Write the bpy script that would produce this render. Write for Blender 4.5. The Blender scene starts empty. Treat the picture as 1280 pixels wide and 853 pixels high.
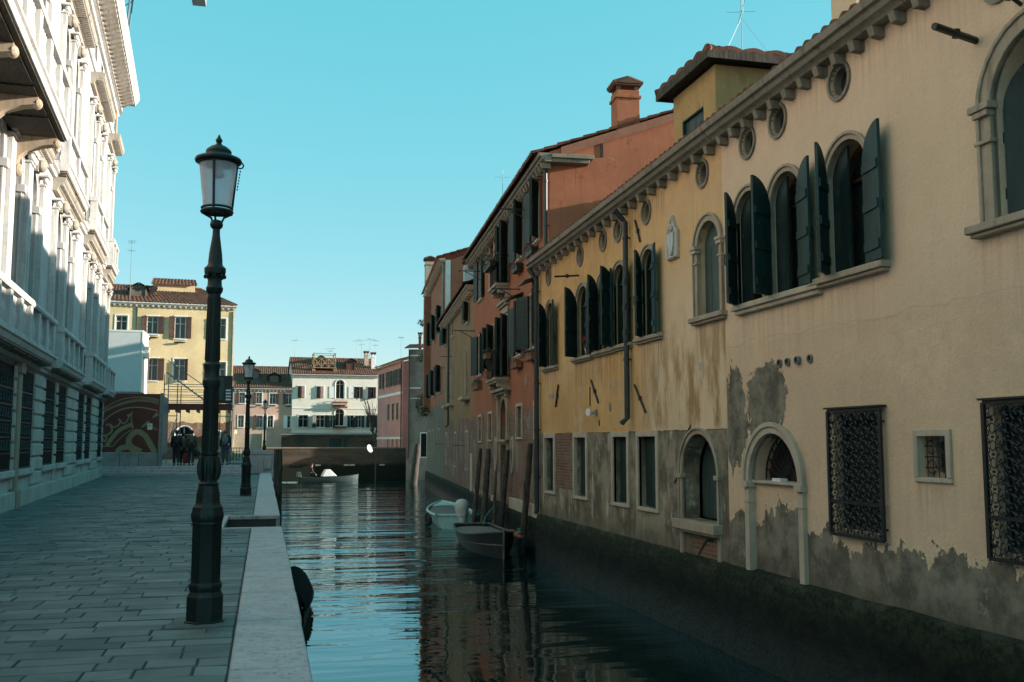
import bpy, math, random
from math import sin, cos, pi, radians as R
from mathutils import Vector, Matrix, noise as mnoise
from mathutils.geometry import tessellate_polygon
rnd = random.Random(11)
S = bpy.context.scene
COL = S.collection

# ------------------------------------------------------------------ mesh builder
class MB:
    def __init__(s):
        s.v = []; s.f = []; s.m = []; s.M = None
    def add(s, pts, faces, m=0):
        b = len(s.v)
        if s.M is not None:
            pts = [s.M @ Vector(p) for p in pts]
        s.v.extend([tuple(p) for p in pts])
        for f in faces:
            s.f.append([b + i for i in f]); s.m.append(m)
    def poly(s, pts, m=0):
        s.add(pts, [list(range(len(pts)))], m)
    def box(s, x0, x1, y0, y1, z0, z1, m=0):
        s.add([(x0,y0,z0),(x1,y0,z0),(x1,y1,z0),(x0,y1,z0),(x0,y0,z1),(x1,y0,z1),(x1,y1,z1),(x0,y1,z1)],
              [(0,3,2,1),(4,5,6,7),(0,1,5,4),(1,2,6,5),(2,3,7,6),(3,0,4,7)], m)
    def tube(s, pts, r, n=8, m=0, closed=False):
        pts = [Vector(p) for p in pts]; k = len(pts)
        rs = r if isinstance(r, (list, tuple)) else [r]*k
        vs = []; prev = None
        for i, p in enumerate(pts):
            if closed: t = pts[(i+1) % k] - pts[i-1]
            else: t = pts[min(i+1,k-1)] - pts[max(i-1,0)]
            t.normalize()
            if prev is None:
                a = Vector((0,0,1)) if abs(t.z) < .9 else Vector((1,0,0))
                nx = t.cross(a).normalized()
            else:
                nx = (prev - t*prev.dot(t))
                nx = nx.normalized() if nx.length > 1e-6 else t.orthogonal().normalized()
            prev = nx; ny = t.cross(nx)
            for j in range(n):
                a = 2*pi*j/n
                vs.append(p + (nx*cos(a) + ny*sin(a))*rs[i])
        fs = []
        for i in range(k if closed else k-1):
            i2 = (i+1) % k
            for j in range(n):
                j2 = (j+1) % n
                fs.append((i*n+j, i*n+j2, i2*n+j2, i2*n+j))
        if not closed:
            fs.append(list(range(n))[::-1]); fs.append([(k-1)*n+j for j in range(n)])
        s.add(vs, fs, m)
    def lathe(s, prof, n=20, c=(0,0,0), m=0, sq=None):
        vs = []; fs = []
        for r, z in prof:
            for j in range(n):
                a = 2*pi*(j+.5)/n
                vs.append((c[0]+r*cos(a), c[1]+r*sin(a), c[2]+z))
        for i in range(len(prof)-1):
            for j in range(n):
                j2 = (j+1) % n
                fs.append((i*n+j, i*n+j2, (i+1)*n+j2, (i+1)*n+j))
        fs.append(list(range(n))[::-1]); fs.append([(len(prof)-1)*n+j for j in range(n)])
        s.add(vs, fs, m)
    def sphere(s, c, r, n=10, k=7, m=0):
        rx, ry, rz = r if isinstance(r, (list, tuple)) else (r, r, r)
        vs = []; fs = []
        for i in range(k+1):
            t = pi*i/k
            for j in range(n):
                a = 2*pi*j/n
                vs.append((c[0]+rx*sin(t)*cos(a), c[1]+ry*sin(t)*sin(a), c[2]+rz*cos(t)))
        for i in range(k):
            for j in range(n):
                j2 = (j+1) % n
                fs.append((i*n+j, (i+1)*n+j, (i+1)*n+j2, i*n+j2))
        s.add(vs, fs, m)
    def prism(s, loop, y0, y1, m=0):
        """loop of (x,z), extruded along y"""
        k = len(loop)
        tris = tessellate_polygon([[Vector((x,z,0)) for x,z in loop]])
        vs = [(x,y0,z) for x,z in loop] + [(x,y1,z) for x,z in loop]
        fs = [tuple(t) for t in tris] + [tuple(k+i for i in t[::-1]) for t in tris]
        fs += [(i,(i+1)%k,k+(i+1)%k,k+i) for i in range(k)]
        s.add(vs, fs, m)
    def ring(s, inn, out, y0, y1, m=0, closed=False):
        """stone band between two matching (x,z) paths, from y0 (front) to y1 (back)"""
        k = len(inn)
        vs = [(x,y0,z) for x,z in inn] + [(x,y0,z) for x,z in out] + [(x,y1,z) for x,z in inn] + [(x,y1,z) for x,z in out]
        fs = []
        for i in range(k if closed else k-1):
            j = (i+1) % k
            fs += [(i,j,k+j,k+i), (2*k+i,2*k+j,j,i), (k+i,k+j,3*k+j,3*k+i), (3*k+i,3*k+j,2*k+j,2*k+i)]
        if not closed:
            fs += [(0,k,3*k,2*k), (k-1,2*k-1,4*k-1,3*k-1)]
        s.add(vs, fs, m)
    def sweep(s, prof, u0, z0, u1, z1, m=0):
        """profile of (y,dz) swept in a straight line from (u0,z0) to (u1,z1)"""
        k = len(prof)
        vs = [(u0,y,z0+z) for y,z in prof] + [(u1,y,z1+z) for y,z in prof]
        fs = [(i,(i+1)%k,k+(i+1)%k,k+i) for i in range(k)] + [list(range(k))[::-1], [k+i for i in range(k)]]
        s.add(vs, fs, m)
    def build(s, name, mats, parent=None, loc=(0,0,0), rot=(0,0,0), bevel=0, ang=35, flat=False):
        me = bpy.data.meshes.new(name)
        me.from_pydata(s.v, [], s.f)
        if not isinstance(mats, (list, tuple)): mats = [mats]
        for mt in mats: me.materials.append(mt)
        if len(mats) > 1: me.polygons.foreach_set('material_index', s.m)
        me.update()
        recalc(me)
        if not flat:
            me.polygons.foreach_set('use_smooth', [True]*len(me.polygons))
            me.set_sharp_from_angle(angle=R(ang))
        return link(name, me, parent, loc, rot, bevel)

def recalc(me):
    import bmesh
    bm = bmesh.new(); bm.from_mesh(me)
    bmesh.ops.recalc_face_normals(bm, faces=bm.faces)
    bm.to_mesh(me); bm.free()

def link(name, me, parent=None, loc=(0,0,0), rot=(0,0,0), bevel=0):
    o = bpy.data.objects.new(name, me)
    COL.objects.link(o)
    o.location = loc; o.rotation_euler = rot
    if parent is not None: o.parent = parent
    if bevel:
        b = o.modifiers.new('Bevel', 'BEVEL'); b.width = bevel; b.segments = 2; b.limit_method = 'ANGLE'; b.angle_limit = R(40)
    return o

def tag(o, label=None, cat=None, group=None, kind=None):
    if label: o['label'] = label
    if cat: o['category'] = cat
    if group: o['group'] = group
    if kind: o['kind'] = kind
    return o

def thing(name, label, cat, loc=(0,0,0), rz=0, group=None):
    o = bpy.data.objects.new(name, None); COL.objects.link(o)
    o.empty_display_size = .3
    o.location = loc; o.rotation_euler = (0,0,rz)
    return tag(o, label, cat, group)

def kids(o): return [c for c in COL.objects if c.parent == o]

def copy_tree(o, parent=None, cache=None):
    c = o.copy(); COL.objects.link(c)
    if parent is not None: c.parent = parent
    for ch in kids(o): copy_tree(ch, c)
    return c

def spline(pts, n=6):
    P = [Vector(p) for p in pts]; out = []
    for i in range(len(P)-1):
        p0 = P[max(i-1,0)]; p1 = P[i]; p2 = P[i+1]; p3 = P[min(i+2,len(P)-1)]
        for k in range(n):
            t = k/n
            out.append(.5*((2*p1)+(p2-p0)*t+(2*p0-5*p1+4*p2-p3)*t*t+(3*p1-p0-3*p2+p3)*t**3))
    out.append(P[-1]); return out

def arch_path(w, h, off=0, n=12, flat=False, z0=0.0):
    """open path up the left side, over and down the right side; h is the apex height"""
    r = w/2
    if flat: return [(-r-off,z0),(-r-off,h+off),(r+off,h+off),(r+off,z0)]
    zs = h - r
    p = [(-r-off,z0)]
    for i in range(n+1):
        a = pi - pi*i/n
        p.append(((r+off)*cos(a), zs+(r+off)*sin(a)))
    p.append((r+off,z0)); return p

def circle(cu, cz, ru, rz=None, n=20):
    rz = rz or ru
    return [(cu+ru*cos(2*pi*i/n), cz+rz*sin(2*pi*i/n)) for i in range(n)]

def shift(path, du, dz): return [(x+du, z+dz) for x, z in path]

def front(mb, outer, holes, depth, y=0.0, m=0):
    loops = [[Vector((u,z,0)) for u,z in outer]] + [[Vector((u,z,0)) for u,z in h] for h in holes]
    tris = tessellate_polygon(loops)
    flat = [p for l in loops for p in l]
    mb.add([(p.x,y,p.y) for p in flat], [tuple(t) for t in tris], m)
    for h in holes:
        k = len(h)
        mb.add([(u,y,z) for u,z in h]+[(u,y+depth,z) for u,z in h], [(i,(i+1)%k,k+(i+1)%k,k+i) for i in range(k)], m)

# ------------------------------------------------------------------ node helper
class G:
    def __init__(s, name):
        s.mat = bpy.data.materials.new(name); s.mat.use_nodes = True
        s.nt = s.mat.node_tree
        for n in list(s.nt.nodes): s.nt.nodes.remove(n)
        s.o = s.nt.nodes.new('ShaderNodeOutputMaterial')
        s.b = s.nt.nodes.new('ShaderNodeBsdfPrincipled')
        s.nt.links.new(s.b.outputs[0], s.o.inputs[0])
        t = s.nt.nodes.new('ShaderNodeTexCoord'); s.oc = t.outputs['Object']; s.gen = t.outputs['Generated']
    def put(s, sock, v):
        if v is None: return
        if isinstance(v, bpy.types.NodeSocket): s.nt.links.new(v, sock)
        else:
            if sock.type == 'RGBA' and not isinstance(v, (int, float)) and len(v) == 3: v = (*v, 1)
            if sock.type == 'RGBA' and isinstance(v, (int, float)): v = (v, v, v, 1)
            sock.default_value = v
    def node(s, t, **kw):
        n = s.nt.nodes.new(t)
        for k, v in kw.items(): setattr(n, k, v)
        return n
    def math(s, op, a, b=None, c=None):
        n = s.node('ShaderNodeMath', operation=op); s.put(n.inputs[0], a); s.put(n.inputs[1], b); s.put(n.inputs[2], c); return n.outputs[0]
    def mix(s, f, a, b, mode='MIX'):
        n = s.node('ShaderNodeMix', data_type='RGBA', blend_type=mode); s.put(n.inputs[0], f); s.put(n.inputs[6], a); s.put(n.inputs[7], b); return n.outputs[2]
    def mapg(s, v, scale=(1,1,1), loc=(0,0,0), rot=(0,0,0)):
        n = s.node('ShaderNodeMapping'); s.put(n.inputs[0], v); n.inputs[1].default_value = loc; n.inputs[2].default_value = rot; n.inputs[3].default_value = scale; return n.outputs[0]
    def noise(s, v=None, scale=1, detail=5, rough=.55, dist=0):
        n = s.node('ShaderNodeTexNoise'); s.put(n.inputs['Vector'], v if v is not None else s.oc)
        n.inputs['Scale'].default_value = scale; n.inputs['Detail'].default_value = detail; n.inputs['Roughness'].default_value = rough; n.inputs['Distortion'].default_value = dist
        return n.outputs[0]
    def vor(s, v=None, scale=1, feature='F1', out='Distance'):
        n = s.node('ShaderNodeTexVoronoi', feature=feature); s.put(n.inputs['Vector'], v if v is not None else s.oc); n.inputs['Scale'].default_value = scale; return n.outputs[out]
    def mr(s, v, a, b, c=0., d=1., smooth=True):
        n = s.node('ShaderNodeMapRange', interpolation_type='SMOOTHSTEP' if smooth else 'LINEAR'); s.put(n.inputs[0], v)
        for i, x in enumerate((a,b,c,d)): n.inputs[i+1].default_value = x
        return n.outputs[0]
    def sep(s, v=None):
        n = s.node('ShaderNodeSeparateXYZ'); s.put(n.inputs[0], v if v is not None else s.oc); return n.outputs
    def comb(s, x, y, z):
        n = s.node('ShaderNodeCombineXYZ'); s.put(n.inputs[0], x); s.put(n.inputs[1], y); s.put(n.inputs[2], z); return n.outputs[0]
    def bump(s, h, strength=.3, dist=.01, nrm=None):
        n = s.node('ShaderNodeBump'); n.inputs['Strength'].default_value = strength; n.inputs['Distance'].default_value = dist
        s.put(n.inputs['Height'], h)
        if nrm is not None: s.put(n.inputs['Normal'], nrm)
        return n.outputs[0]
    def done(s, col=None, rough=.8, nrm=None, metal=0, spec=None, **kw):
        s.put(s.b.inputs['Base Color'], col); s.put(s.b.inputs['Roughness'], rough); s.put(s.b.inputs['Metallic'], metal)
        if nrm is not None: s.put(s.b.inputs['Normal'], nrm)
        if spec is not None: s.put(s.b.inputs['Specular IOR Level'], spec)
        for k, v in kw.items(): s.put(s.b.inputs[k.replace('_',' ')], v)
        return s.mat
    def brick(s, x, y, c1, c2, mort, bw=.25, bh=.068, ms=.012):
        n = s.node('ShaderNodeTexBrick'); s.put(n.inputs['Vector'], s.comb(x, y, 0))
        s.put(n.inputs['Color1'], c1); s.put(n.inputs['Color2'], c2); s.put(n.inputs['Mortar'], mort)
        n.inputs['Scale'].default_value = 1; n.inputs['Mortar Size'].default_value = ms; n.inputs['Mortar Smooth'].default_value = .3
        n.inputs['Bias'].default_value = 0; n.inputs['Brick Width'].default_value = bw; n.inputs['Row Height'].default_value = bh
        return n.outputs[0], n.outputs[1]

def sc(c, k): return tuple(x*k for x in c)

def simple(name, col, rough=.7, var=.25, scale=6, bump=.15, metal=0, spec=None, stretch=None, wear=None):
    g = G(name)
    v = g.mapg(g.oc, stretch) if stretch else g.oc
    n = g.noise(v, scale, 6, .6); n2 = g.noise(v, scale*7, 4, .6)
    c = g.mix(g.mr(n, .3, .7), sc(col, 1-var), sc(col, 1+var))
    c = g.mix(g.mr(n2, .35, .7, 0, .35), c, sc(col, .75))
    if wear: c = g.mix(g.mr(g.noise(v, scale*2.3, 8, .7), .62, .68), c, wear)
    nb = g.bump(n2, bump, .01) if bump else None
    return g.done(c, rough, nb, metal, spec)
# ------------------------------------------------------------------ materials
BR1, BR2, MORT = (.23,.10,.065), (.13,.068,.05), (.20,.155,.12)

def plaster(g, base, var=.16, streak=.35, scale=1.0):
    big = g.noise(g.oc, .7*scale, 6, .6)
    mid = g.noise(g.oc, 4*scale, 7, .62)
    st = g.noise(g.mapg(g.oc, (4.5,4.5,.35)), 1.2, 5, .6)
    c = g.mix(g.mr(big,.32,.68), sc(base,1-var), sc(base,1+var*.7))
    c = g.mix(g.mr(mid,.38,.72,0,.4), c, sc(base,.78))
    c = g.mix(g.mr(st,.52,.75,0,streak), c, sc(base,.6))
    st2 = g.noise(g.mapg(g.oc, (11,11,.45)), 1.1, 6, .65)
    c = g.mix(g.math('MULTIPLY', g.mr(st2,.55,.72), g.mr(big,.4,.6,.1,streak*1.3)), c, sc(base,.5))
    gr_ = g.noise(g.oc, 55, 4, .7)
    c = g.mix(g.mr(gr_,.35,.65,0,.42), c, sc(base,.55))
    fl_ = g.noise(g.oc, 13, 6, .7)
    c = g.mix(g.mr(fl_,.54,.68,0,.42), c, sc(base,.66))
    c = g.mix(g.mr(fl_,.44,.32,0,.3), c, tuple(min(.85, x*1.22) for x in base))
    mid = g.math('ADD', mid, g.math('MULTIPLY', gr_, .35))
    return c, mid

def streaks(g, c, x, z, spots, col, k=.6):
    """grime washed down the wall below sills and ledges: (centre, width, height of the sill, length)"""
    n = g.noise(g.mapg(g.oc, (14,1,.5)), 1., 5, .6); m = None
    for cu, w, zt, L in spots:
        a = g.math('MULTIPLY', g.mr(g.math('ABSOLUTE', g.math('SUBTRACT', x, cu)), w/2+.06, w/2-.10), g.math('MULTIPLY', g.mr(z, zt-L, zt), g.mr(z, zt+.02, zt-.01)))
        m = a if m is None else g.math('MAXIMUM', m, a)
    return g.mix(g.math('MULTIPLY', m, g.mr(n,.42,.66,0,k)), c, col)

def brickcol(g, x, z):
    wob = g.noise(g.oc, 3, 4)
    zz = g.math('ADD', z, g.math('MULTIPLY', wob, .03))
    c, f = g.brick(x, zz, BR1, BR2, MORT)
    n = g.noise(g.oc, 1.3, 6, .6)
    c = g.mix(g.mr(n,.4,.68,0,.6), c, (.22,.17,.13))
    c = g.mix(g.mr(g.noise(g.oc, 14, 3),.55,.75,0,.55), c, (.10,.06,.045))
    return c, f

def step(g, v, edge, w=.02): return g.mr(v, edge-w, edge+w)

def m_yellow():
    g = G('ochre_yellow_plaster'); x, y, z = g.sep()
    c, mid = plaster(g, (.66,.385,.165), .2, .6)
    fade = g.math('ADD', g.mr(x,3.5,10.), g.math('MULTIPLY', g.math('SUBTRACT', g.noise(g.mapg(g.oc,(1,1,.5)),.8,6), .5), 1.1))
    c = g.mix(g.math('MULTIPLY', g.mr(fade,.25,.8), g.mr(z,5.2,3.6,.25,.9)), c, g.mix(mid, (.58,.42,.28), (.74,.55,.38)))
    # brown rain staining towards the lower right of the plaster
    st = g.noise(g.mapg(g.oc,(1.6,1,.5)), 1.6, 8, .65)
    reg = g.math('MULTIPLY', g.mr(x,5.2,8.6), g.math('MULTIPLY', g.mr(z,1.75,2.0), g.mr(z,4.3,2.6)))
    c = g.mix(g.math('MULTIPLY', g.mr(st,.42,.62), g.math('MULTIPLY', reg, .9)), c, (.30,.17,.07))
    pal = g.noise(g.mapg(g.oc,(1.1,1,.9)), .9, 6, .6)
    c = g.mix(g.mr(pal,.5,.66,0,.6), c, (.60,.44,.28))
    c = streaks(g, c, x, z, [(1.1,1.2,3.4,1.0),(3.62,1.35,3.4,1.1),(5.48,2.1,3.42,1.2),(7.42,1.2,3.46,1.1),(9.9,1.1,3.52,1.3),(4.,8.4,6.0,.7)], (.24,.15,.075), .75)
    # small losses showing the render
    chips = g.mr(g.noise(g.oc, 4, 8, .72), .655, .68)
    c = g.mix(g.math('MULTIPLY', chips, g.mr(z,4.2,2.6,.25,1.)), c, (.27,.23,.17))
    # cement render below
    nz = g.noise(g.oc, 1.7, 8, .65)
    e = g.math('ADD', z, g.math('MULTIPLY', g.math('SUBTRACT', g.noise(g.oc, 5, 5), .5), .07))
    low = step(g, e, 1.845, .008)
    gr = g.mix(g.mr(nz,.38,.62), (.13,.105,.075), (.30,.25,.185))
    st2 = g.noise(g.mapg(g.oc,(3,1,.7)), 1.5, 8, .7)
    gr = g.mix(g.mr(st2,.56,.63,0,.8), gr, (.48,.43,.36))
    gr = g.mix(g.mr(st2,.46,.38,0,.7), gr, (.09,.078,.058))
    gr = g.mix(g.mr(z,.35,-.1,0,.6), gr, (.10,.085,.06))
    bc, bf = brickcol(g, x, z)
    nb = g.math('MULTIPLY', g.math('SUBTRACT', g.noise(g.oc, 2.6, 6, .6), .5), .8)
    dx = g.math('ABSOLUTE', g.math('SUBTRACT', x, 2.1)); dz = g.math('ABSOLUTE', g.math('SUBTRACT', z, 1.22))
    d1 = g.math('ADD', g.math('MAXIMUM', g.math('DIVIDE', dx, .62), g.math('DIVIDE', dz, .62)), nb)
    dx = g.math('ABSOLUTE', g.math('SUBTRACT', x, 9.6)); dz = g.math('ABSOLUTE', g.math('SUBTRACT', z, .02))
    d2 = g.math('ADD', g.math('MAXIMUM', g.math('DIVIDE', dx, .5), g.math('DIVIDE', dz, .28)), nb)
    bm = g.mr(g.math('MINIMUM', d1, d2), 1.03, .97)
    gr = g.mix(bm, gr, bc)
    col = g.mix(low, gr, c)
    h = g.math('ADD', g.math('MULTIPLY', low, .6), g.math('MULTIPLY', mid, .35))
    h = g.math('SUBTRACT', h, g.math('MULTIPLY', bm, g.math('ADD', .6, g.math('MULTIPLY', bf, .4))))
    h = g.math('ADD', h, g.math('MULTIPLY', g.noise(g.oc, 22, 5), .18))
    return g.done(col, .92, g.bump(h, .8, .035), spec=.15)

def m_cream():
    g = G('cream_plaster'); x, y, z = g.sep()
    c, mid = plaster(g, (.70,.49,.335), .10, .22)
    hx = g.noise(g.mapg(g.oc,(.5,1,.5)), 1.1, 5, .6)
    c = g.mix(g.mr(hx,.45,.72,0,.5), c, (.60,.42,.295))
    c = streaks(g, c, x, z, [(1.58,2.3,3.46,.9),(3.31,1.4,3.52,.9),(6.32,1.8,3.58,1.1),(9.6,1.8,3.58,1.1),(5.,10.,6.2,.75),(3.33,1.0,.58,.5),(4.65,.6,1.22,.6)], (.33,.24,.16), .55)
    n1 = g.math('ADD', g.math('SUBTRACT', g.noise(g.mapg(g.oc,(1,1,.75)), 2.4, 10, .7), .5), g.math('MULTIPLY', g.math('SUBTRACT', g.noise(g.mapg(g.oc,(1,1,.8)), 8.5, 8, .7), .5), .55))
    # grey loss beside the arched doorway (u .0-1.4, z 1.3-2.8)
    def blob(cu, cz, ru, rz, k=1.9):
        a = g.math('POWER', g.math('DIVIDE', g.math('SUBTRACT', x, cu), ru), 2.)
        b = g.math('POWER', g.math('DIVIDE', g.math('SUBTRACT', z, cz), rz), 2.)
        return g.math('ADD', g.math('SQRT', g.math('ADD', a, b)), g.math('MULTIPLY', n1, k))
    d = g.math('MINIMUM', blob(.25,1.95,.38,.75), blob(1.2,2.2,.55,.5))
    d = g.math('MINIMUM', d, blob(.35,.35,.3,.35))
    patch = g.mr(d, 1.02, .97)
    patch = g.math('MULTIPLY', patch, g.mr(x, -.02, .03))
    # ragged grey foot of the wall
    h0 = g.math('ADD', .52, g.math('MULTIPLY', n1, 1.15))
    h0 = g.math('ADD', h0, g.math('MULTIPLY', g.math('SUBTRACT', g.noise(g.mapg(g.oc,(.8,1,.1)), .9, 3), .5), .75))
    arch = g.math('MULTIPLY', g.mr(x,.95,1.0), g.mr(x,2.0,1.95))
    h0 = g.math('ADD', h0, g.math('MULTIPLY', arch, .25))
    foot = g.mr(g.math('SUBTRACT', z, h0), .02, -.02)
    chips = g.math('MULTIPLY', g.mr(g.noise(g.oc, 4.5, 8, .7), .69, .71), g.mr(z,1.3,.7))
    rimf = g.math('MULTIPLY', g.mr(g.math('SUBTRACT', z, h0), .0, .012), g.mr(g.math('SUBTRACT', z, h0), .06, .02))
    c = g.mix(g.math('MULTIPLY', rimf, .55), c, (.80,.62,.46))  # pale band above the foot edge, a highlight painted on the broken plaster
    mask = g.math('MAXIMUM', g.math('MAXIMUM', patch, foot), chips)
    nz = g.noise(g.oc, 2.6, 9, .7)
    gr = g.mix(g.mr(nz,.36,.63), (.10,.088,.072), (.25,.215,.165))
    gr = g.mix(g.mr(z,.25,-.1,0,.55), gr, (.09,.08,.06))
    wh = g.math('MULTIPLY', g.mr(g.noise(g.oc, 3.5, 8, .7), .6, .66), g.mr(z,.5,.2,0,.5))
    gr = g.mix(wh, gr, (.36,.30,.23))
    col = g.mix(mask, c, gr)
    # old repair seam and faint drips
    seam = g.math('ABSOLUTE', g.math('SUBTRACT', g.math('SUBTRACT', z, 3.02), g.math('MULTIPLY', g.math('SUBTRACT', g.noise(g.oc,.8,5), .5), .5)))
    col = g.mix(g.mr(seam,.02,.0,0,.35), col, (.36,.25,.17))
    up = g.math('MULTIPLY', g.mr(z,3.0,3.06), .22)
    col = g.mix(up, col, (.74,.55,.40))
    h = g.math('ADD', g.math('MULTIPLY', g.math('SUBTRACT', 1., mask), .7), g.math('MULTIPLY', g.noise(g.oc, 18, 6), .25))
    h = g.math('ADD', h, g.math('MULTIPLY', g.noise(g.oc, 1.6, 5), .5))
    h = g.math('ADD', h, g.math('MULTIPLY', g.math('MULTIPLY', nz, mask), .8))
    return g.done(col, .93, g.bump(h, .8, .035), spec=.12)

def m_layered(name, base, edge, amp, streak=.4, under='brick', var=.16, ucol=(.3,.28,.25), edge_slope=0.):
    """coloured plaster above a ragged edge, bare brick (or whitewash) below it"""
    g = G(name); x, y, z = g.sep()
    c, mid = plaster(g, base, var, streak)
    n1 = g.math('SUBTRACT', g.noise(g.mapg(g.oc,(.55,1,.5)), 1.4, 9, .68), .5)
    e = g.math('ADD', g.math('ADD', z, g.math('MULTIPLY', n1, amp)), g.math('MULTIPLY', x, edge_slope))
    low = g.mr(e, edge-.02, edge+.02)
    if under == 'brick':
        uc, bf = brickcol(g, x, z)
        blot = g.mr(g.noise(g.oc, 1.1, 7, .65), .52, .6, 0, .75)
        uc = g.mix(blot, uc, (.27,.225,.175))
    else:
        uc = g.mix(g.mr(g.noise(g.mapg(g.oc,(2,1,.4)), 1.5, 7), .35, .65), sc(ucol,.7), ucol)
        bf = g.noise(g.oc, 8, 5)
    mask2 = g.mr(g.noise(g.oc, 2.2, 8, .7), .60, .64)
    c = g.mix(g.math('MULTIPLY', mask2, .6), c, sc(base, .55))
    pale = g.mr(g.noise(g.mapg(g.oc,(1,1,1.4)), 1.7, 9, .72), .63, .67)
    c = g.mix(g.math('MULTIPLY', pale, .5), c, tuple(min(.62, .5*x+.22) for x in base))
    col = g.mix(low, uc, c)
    h = g.math('ADD', g.math('MULTIPLY', low, .8), g.math('MULTIPLY', mid, .35))
    h = g.math('SUBTRACT', h, g.math('MULTIPLY', g.math('SUBTRACT', 1., low), g.math('MULTIPLY', bf, .5)))
    return g.done(col, .92, g.bump(h, .5, .02), spec=.15)

def m_stone(name, base, dirt=(.2,.18,.15), amt=.5, sc0=1., rough=.75, pits=False):
    g = G(name)
    a = g.noise(g.oc, 1.2*sc0, 7, .62); b = g.noise(g.oc, 9*sc0, 6, .65)
    st = g.noise(g.mapg(g.oc, (5,5,.5)), 1.*sc0, 6, .62)
    c = g.mix(g.mr(a,.3,.7), sc(base,.86), sc(base,1.08))
    c = g.mix(g.mr(st,.5,.72,0,amt), c, dirt)
    c = g.mix(g.mr(b,.5,.75,0,amt*.7), c, sc(dirt,1.25))
    h = b
    if pits:
        p = g.mr(g.noise(g.mapg(g.oc,(1.,.45,1)), 26, 3, .6), .62, .68)
        p = g.math('MULTIPLY', p, g.mr(g.noise(g.oc, 3, 4), .42, .6))
        c = g.mix(g.math('MULTIPLY', p, .7), c, sc(dirt,.55)); h = g.math('SUBTRACT', b, g.math('MULTIPLY', p, 1.2))
    return g.done(c, rough, g.bump(h, .35, .008), spec=.25)

def m_moss():
    g = G('algae_covered_stone'); x, y, z = g.sep()
    n = g.noise(g.mapg(g.oc,(1,1,1.6)), 3., 9, .7); b = g.noise(g.oc, 14, 7, .7)
    c = g.mix(g.mr(n,.4,.62), (.004,.006,.005), (.011,.016,.010))
    top = g.math('ADD', z, g.math('MULTIPLY', g.math('SUBTRACT', n, .5), .5))
    c = g.mix(g.math('MULTIPLY', g.mr(top,-.62,-.3), g.mr(b,.35,.6)), c, (.024,.032,.016))
    c = g.mix(g.math('MULTIPLY', g.mr(top,-.38,-.14), g.mr(n,.5,.62,0,.8)), c, (.06,.055,.042))
    c = g.mix(g.mr(z,-1.0,-1.2), c, (.006,.009,.008))
    h = g.math('ADD', n, g.math('MULTIPLY', b, .6))
    return g.done(c, g.mr(z,-1.2,-.5,.45,.9), g.bump(h, .9, .06), spec=.2)

def m_tiles():
    g = G('terracotta_roof_tiles'); x, y, z = g.sep()
    cell = g.node('ShaderNodeTexWhiteNoise', noise_dimensions='2D')
    fx = g.math('FLOOR', g.math('MULTIPLY', x, 1/.2)); fy = g.math('FLOOR', g.math('MULTIPLY', y, 1/.36))
    g.put(cell.inputs['Vector'], g.comb(fx, fy, 0))
    c = g.mix(cell.outputs[0], (.12,.055,.038), (.22,.10,.065))
    n = g.noise(g.oc, 1.1, 7, .65); b = g.noise(g.oc, 7, 6, .7)
    c = g.mix(g.mr(n,.42,.7,0,.55), c, (.13,.085,.065))
    c = g.mix(g.mr(b,.58,.72,0,.6), c, (.075,.065,.055))
    return g.done(c, .88, g.bump(b, .5, .012), spec=.15)

def m_water():
    g = G('canal_water')
    p = g.node('ShaderNodeNewGeometry').outputs['Position']
    x, y, z = g.sep(p)
    def zn(v, s_, d, r, dist): return g.math('SUBTRACT', g.noise(v, s_, d, r, dist), .5)
    w = zn(g.mapg(p, (.26,1.15,1), rot=(0,0,.12)), .55, 2.0, .45, .35)
    w2 = zn(g.mapg(p, (.55,2.3,1), rot=(0,0,-.15)), 1.15, 2, .45, .6)
    w3 = zn(g.mapg(p, (1.2,3.6,1), rot=(0,0,-.3)), 2.4, 2, .5, .3)
    a1 = g.mr(y, 7, 34, .06, .30, False); a2 = g.mr(y, 9, 32, .006, .075, False); a3 = g.mr(y, 14, 40, .0008, .012, False)
    h = g.math('ADD', g.math('ADD', g.math('MULTIPLY', w, a1), g.math('MULTIPLY', w2, a2)), g.math('MULTIPLY', w3, a3))
    nb = g.node('ShaderNodeBump'); nb.inputs['Strength'].default_value = 1.; nb.inputs['Distance'].default_value = .42
    g.put(nb.inputs['Height'], h)
    d = g.node('ShaderNodeBsdfDiffuse'); d.inputs[0].default_value = (.001,.010,.0095,1)
    gl = g.node('ShaderNodeBsdfGlossy'); gl.inputs['Color'].default_value = (.82,.97,1.,1); gl.inputs['Roughness'].default_value = .015; g.put(gl.inputs['Normal'], nb.outputs[0])
    fr = g.node('ShaderNodeFresnel'); fr.inputs[0].default_value = 2.5; g.put(fr.inputs['Normal'], nb.outputs[0])
    ms = g.node('ShaderNodeMixShader'); g.put(ms.inputs[0], fr.outputs[0]); g.nt.links.new(d.outputs[0], ms.inputs[1]); g.nt.links.new(gl.outputs[0], ms.inputs[2]); g.nt.links.new(ms.outputs[0], g.o.inputs[0])
    g.nt.nodes.remove(g.b)
    return g.mat

def m_paving():
    g = G('grey_trachyte_paving')
    a = g.node('ShaderNodeVertexColor', layer_name='tone').outputs[0]
    n = g.noise(g.oc, 1.1, 8, .65); b = g.noise(g.oc, 16, 7, .7)
    c = g.mix(a, (.078,.092,.093), (.165,.178,.174))
    c = g.mix(g.mr(n,.45,.7,0,.45), c, (.08,.092,.092))
    c = g.mix(g.mr(b,.55,.75,0,.4), c, (.21,.22,.215))
    return g.done(c, g.mr(n,.3,.7,.55,.8), g.bump(b, .45, .008), spec=.3)

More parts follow.
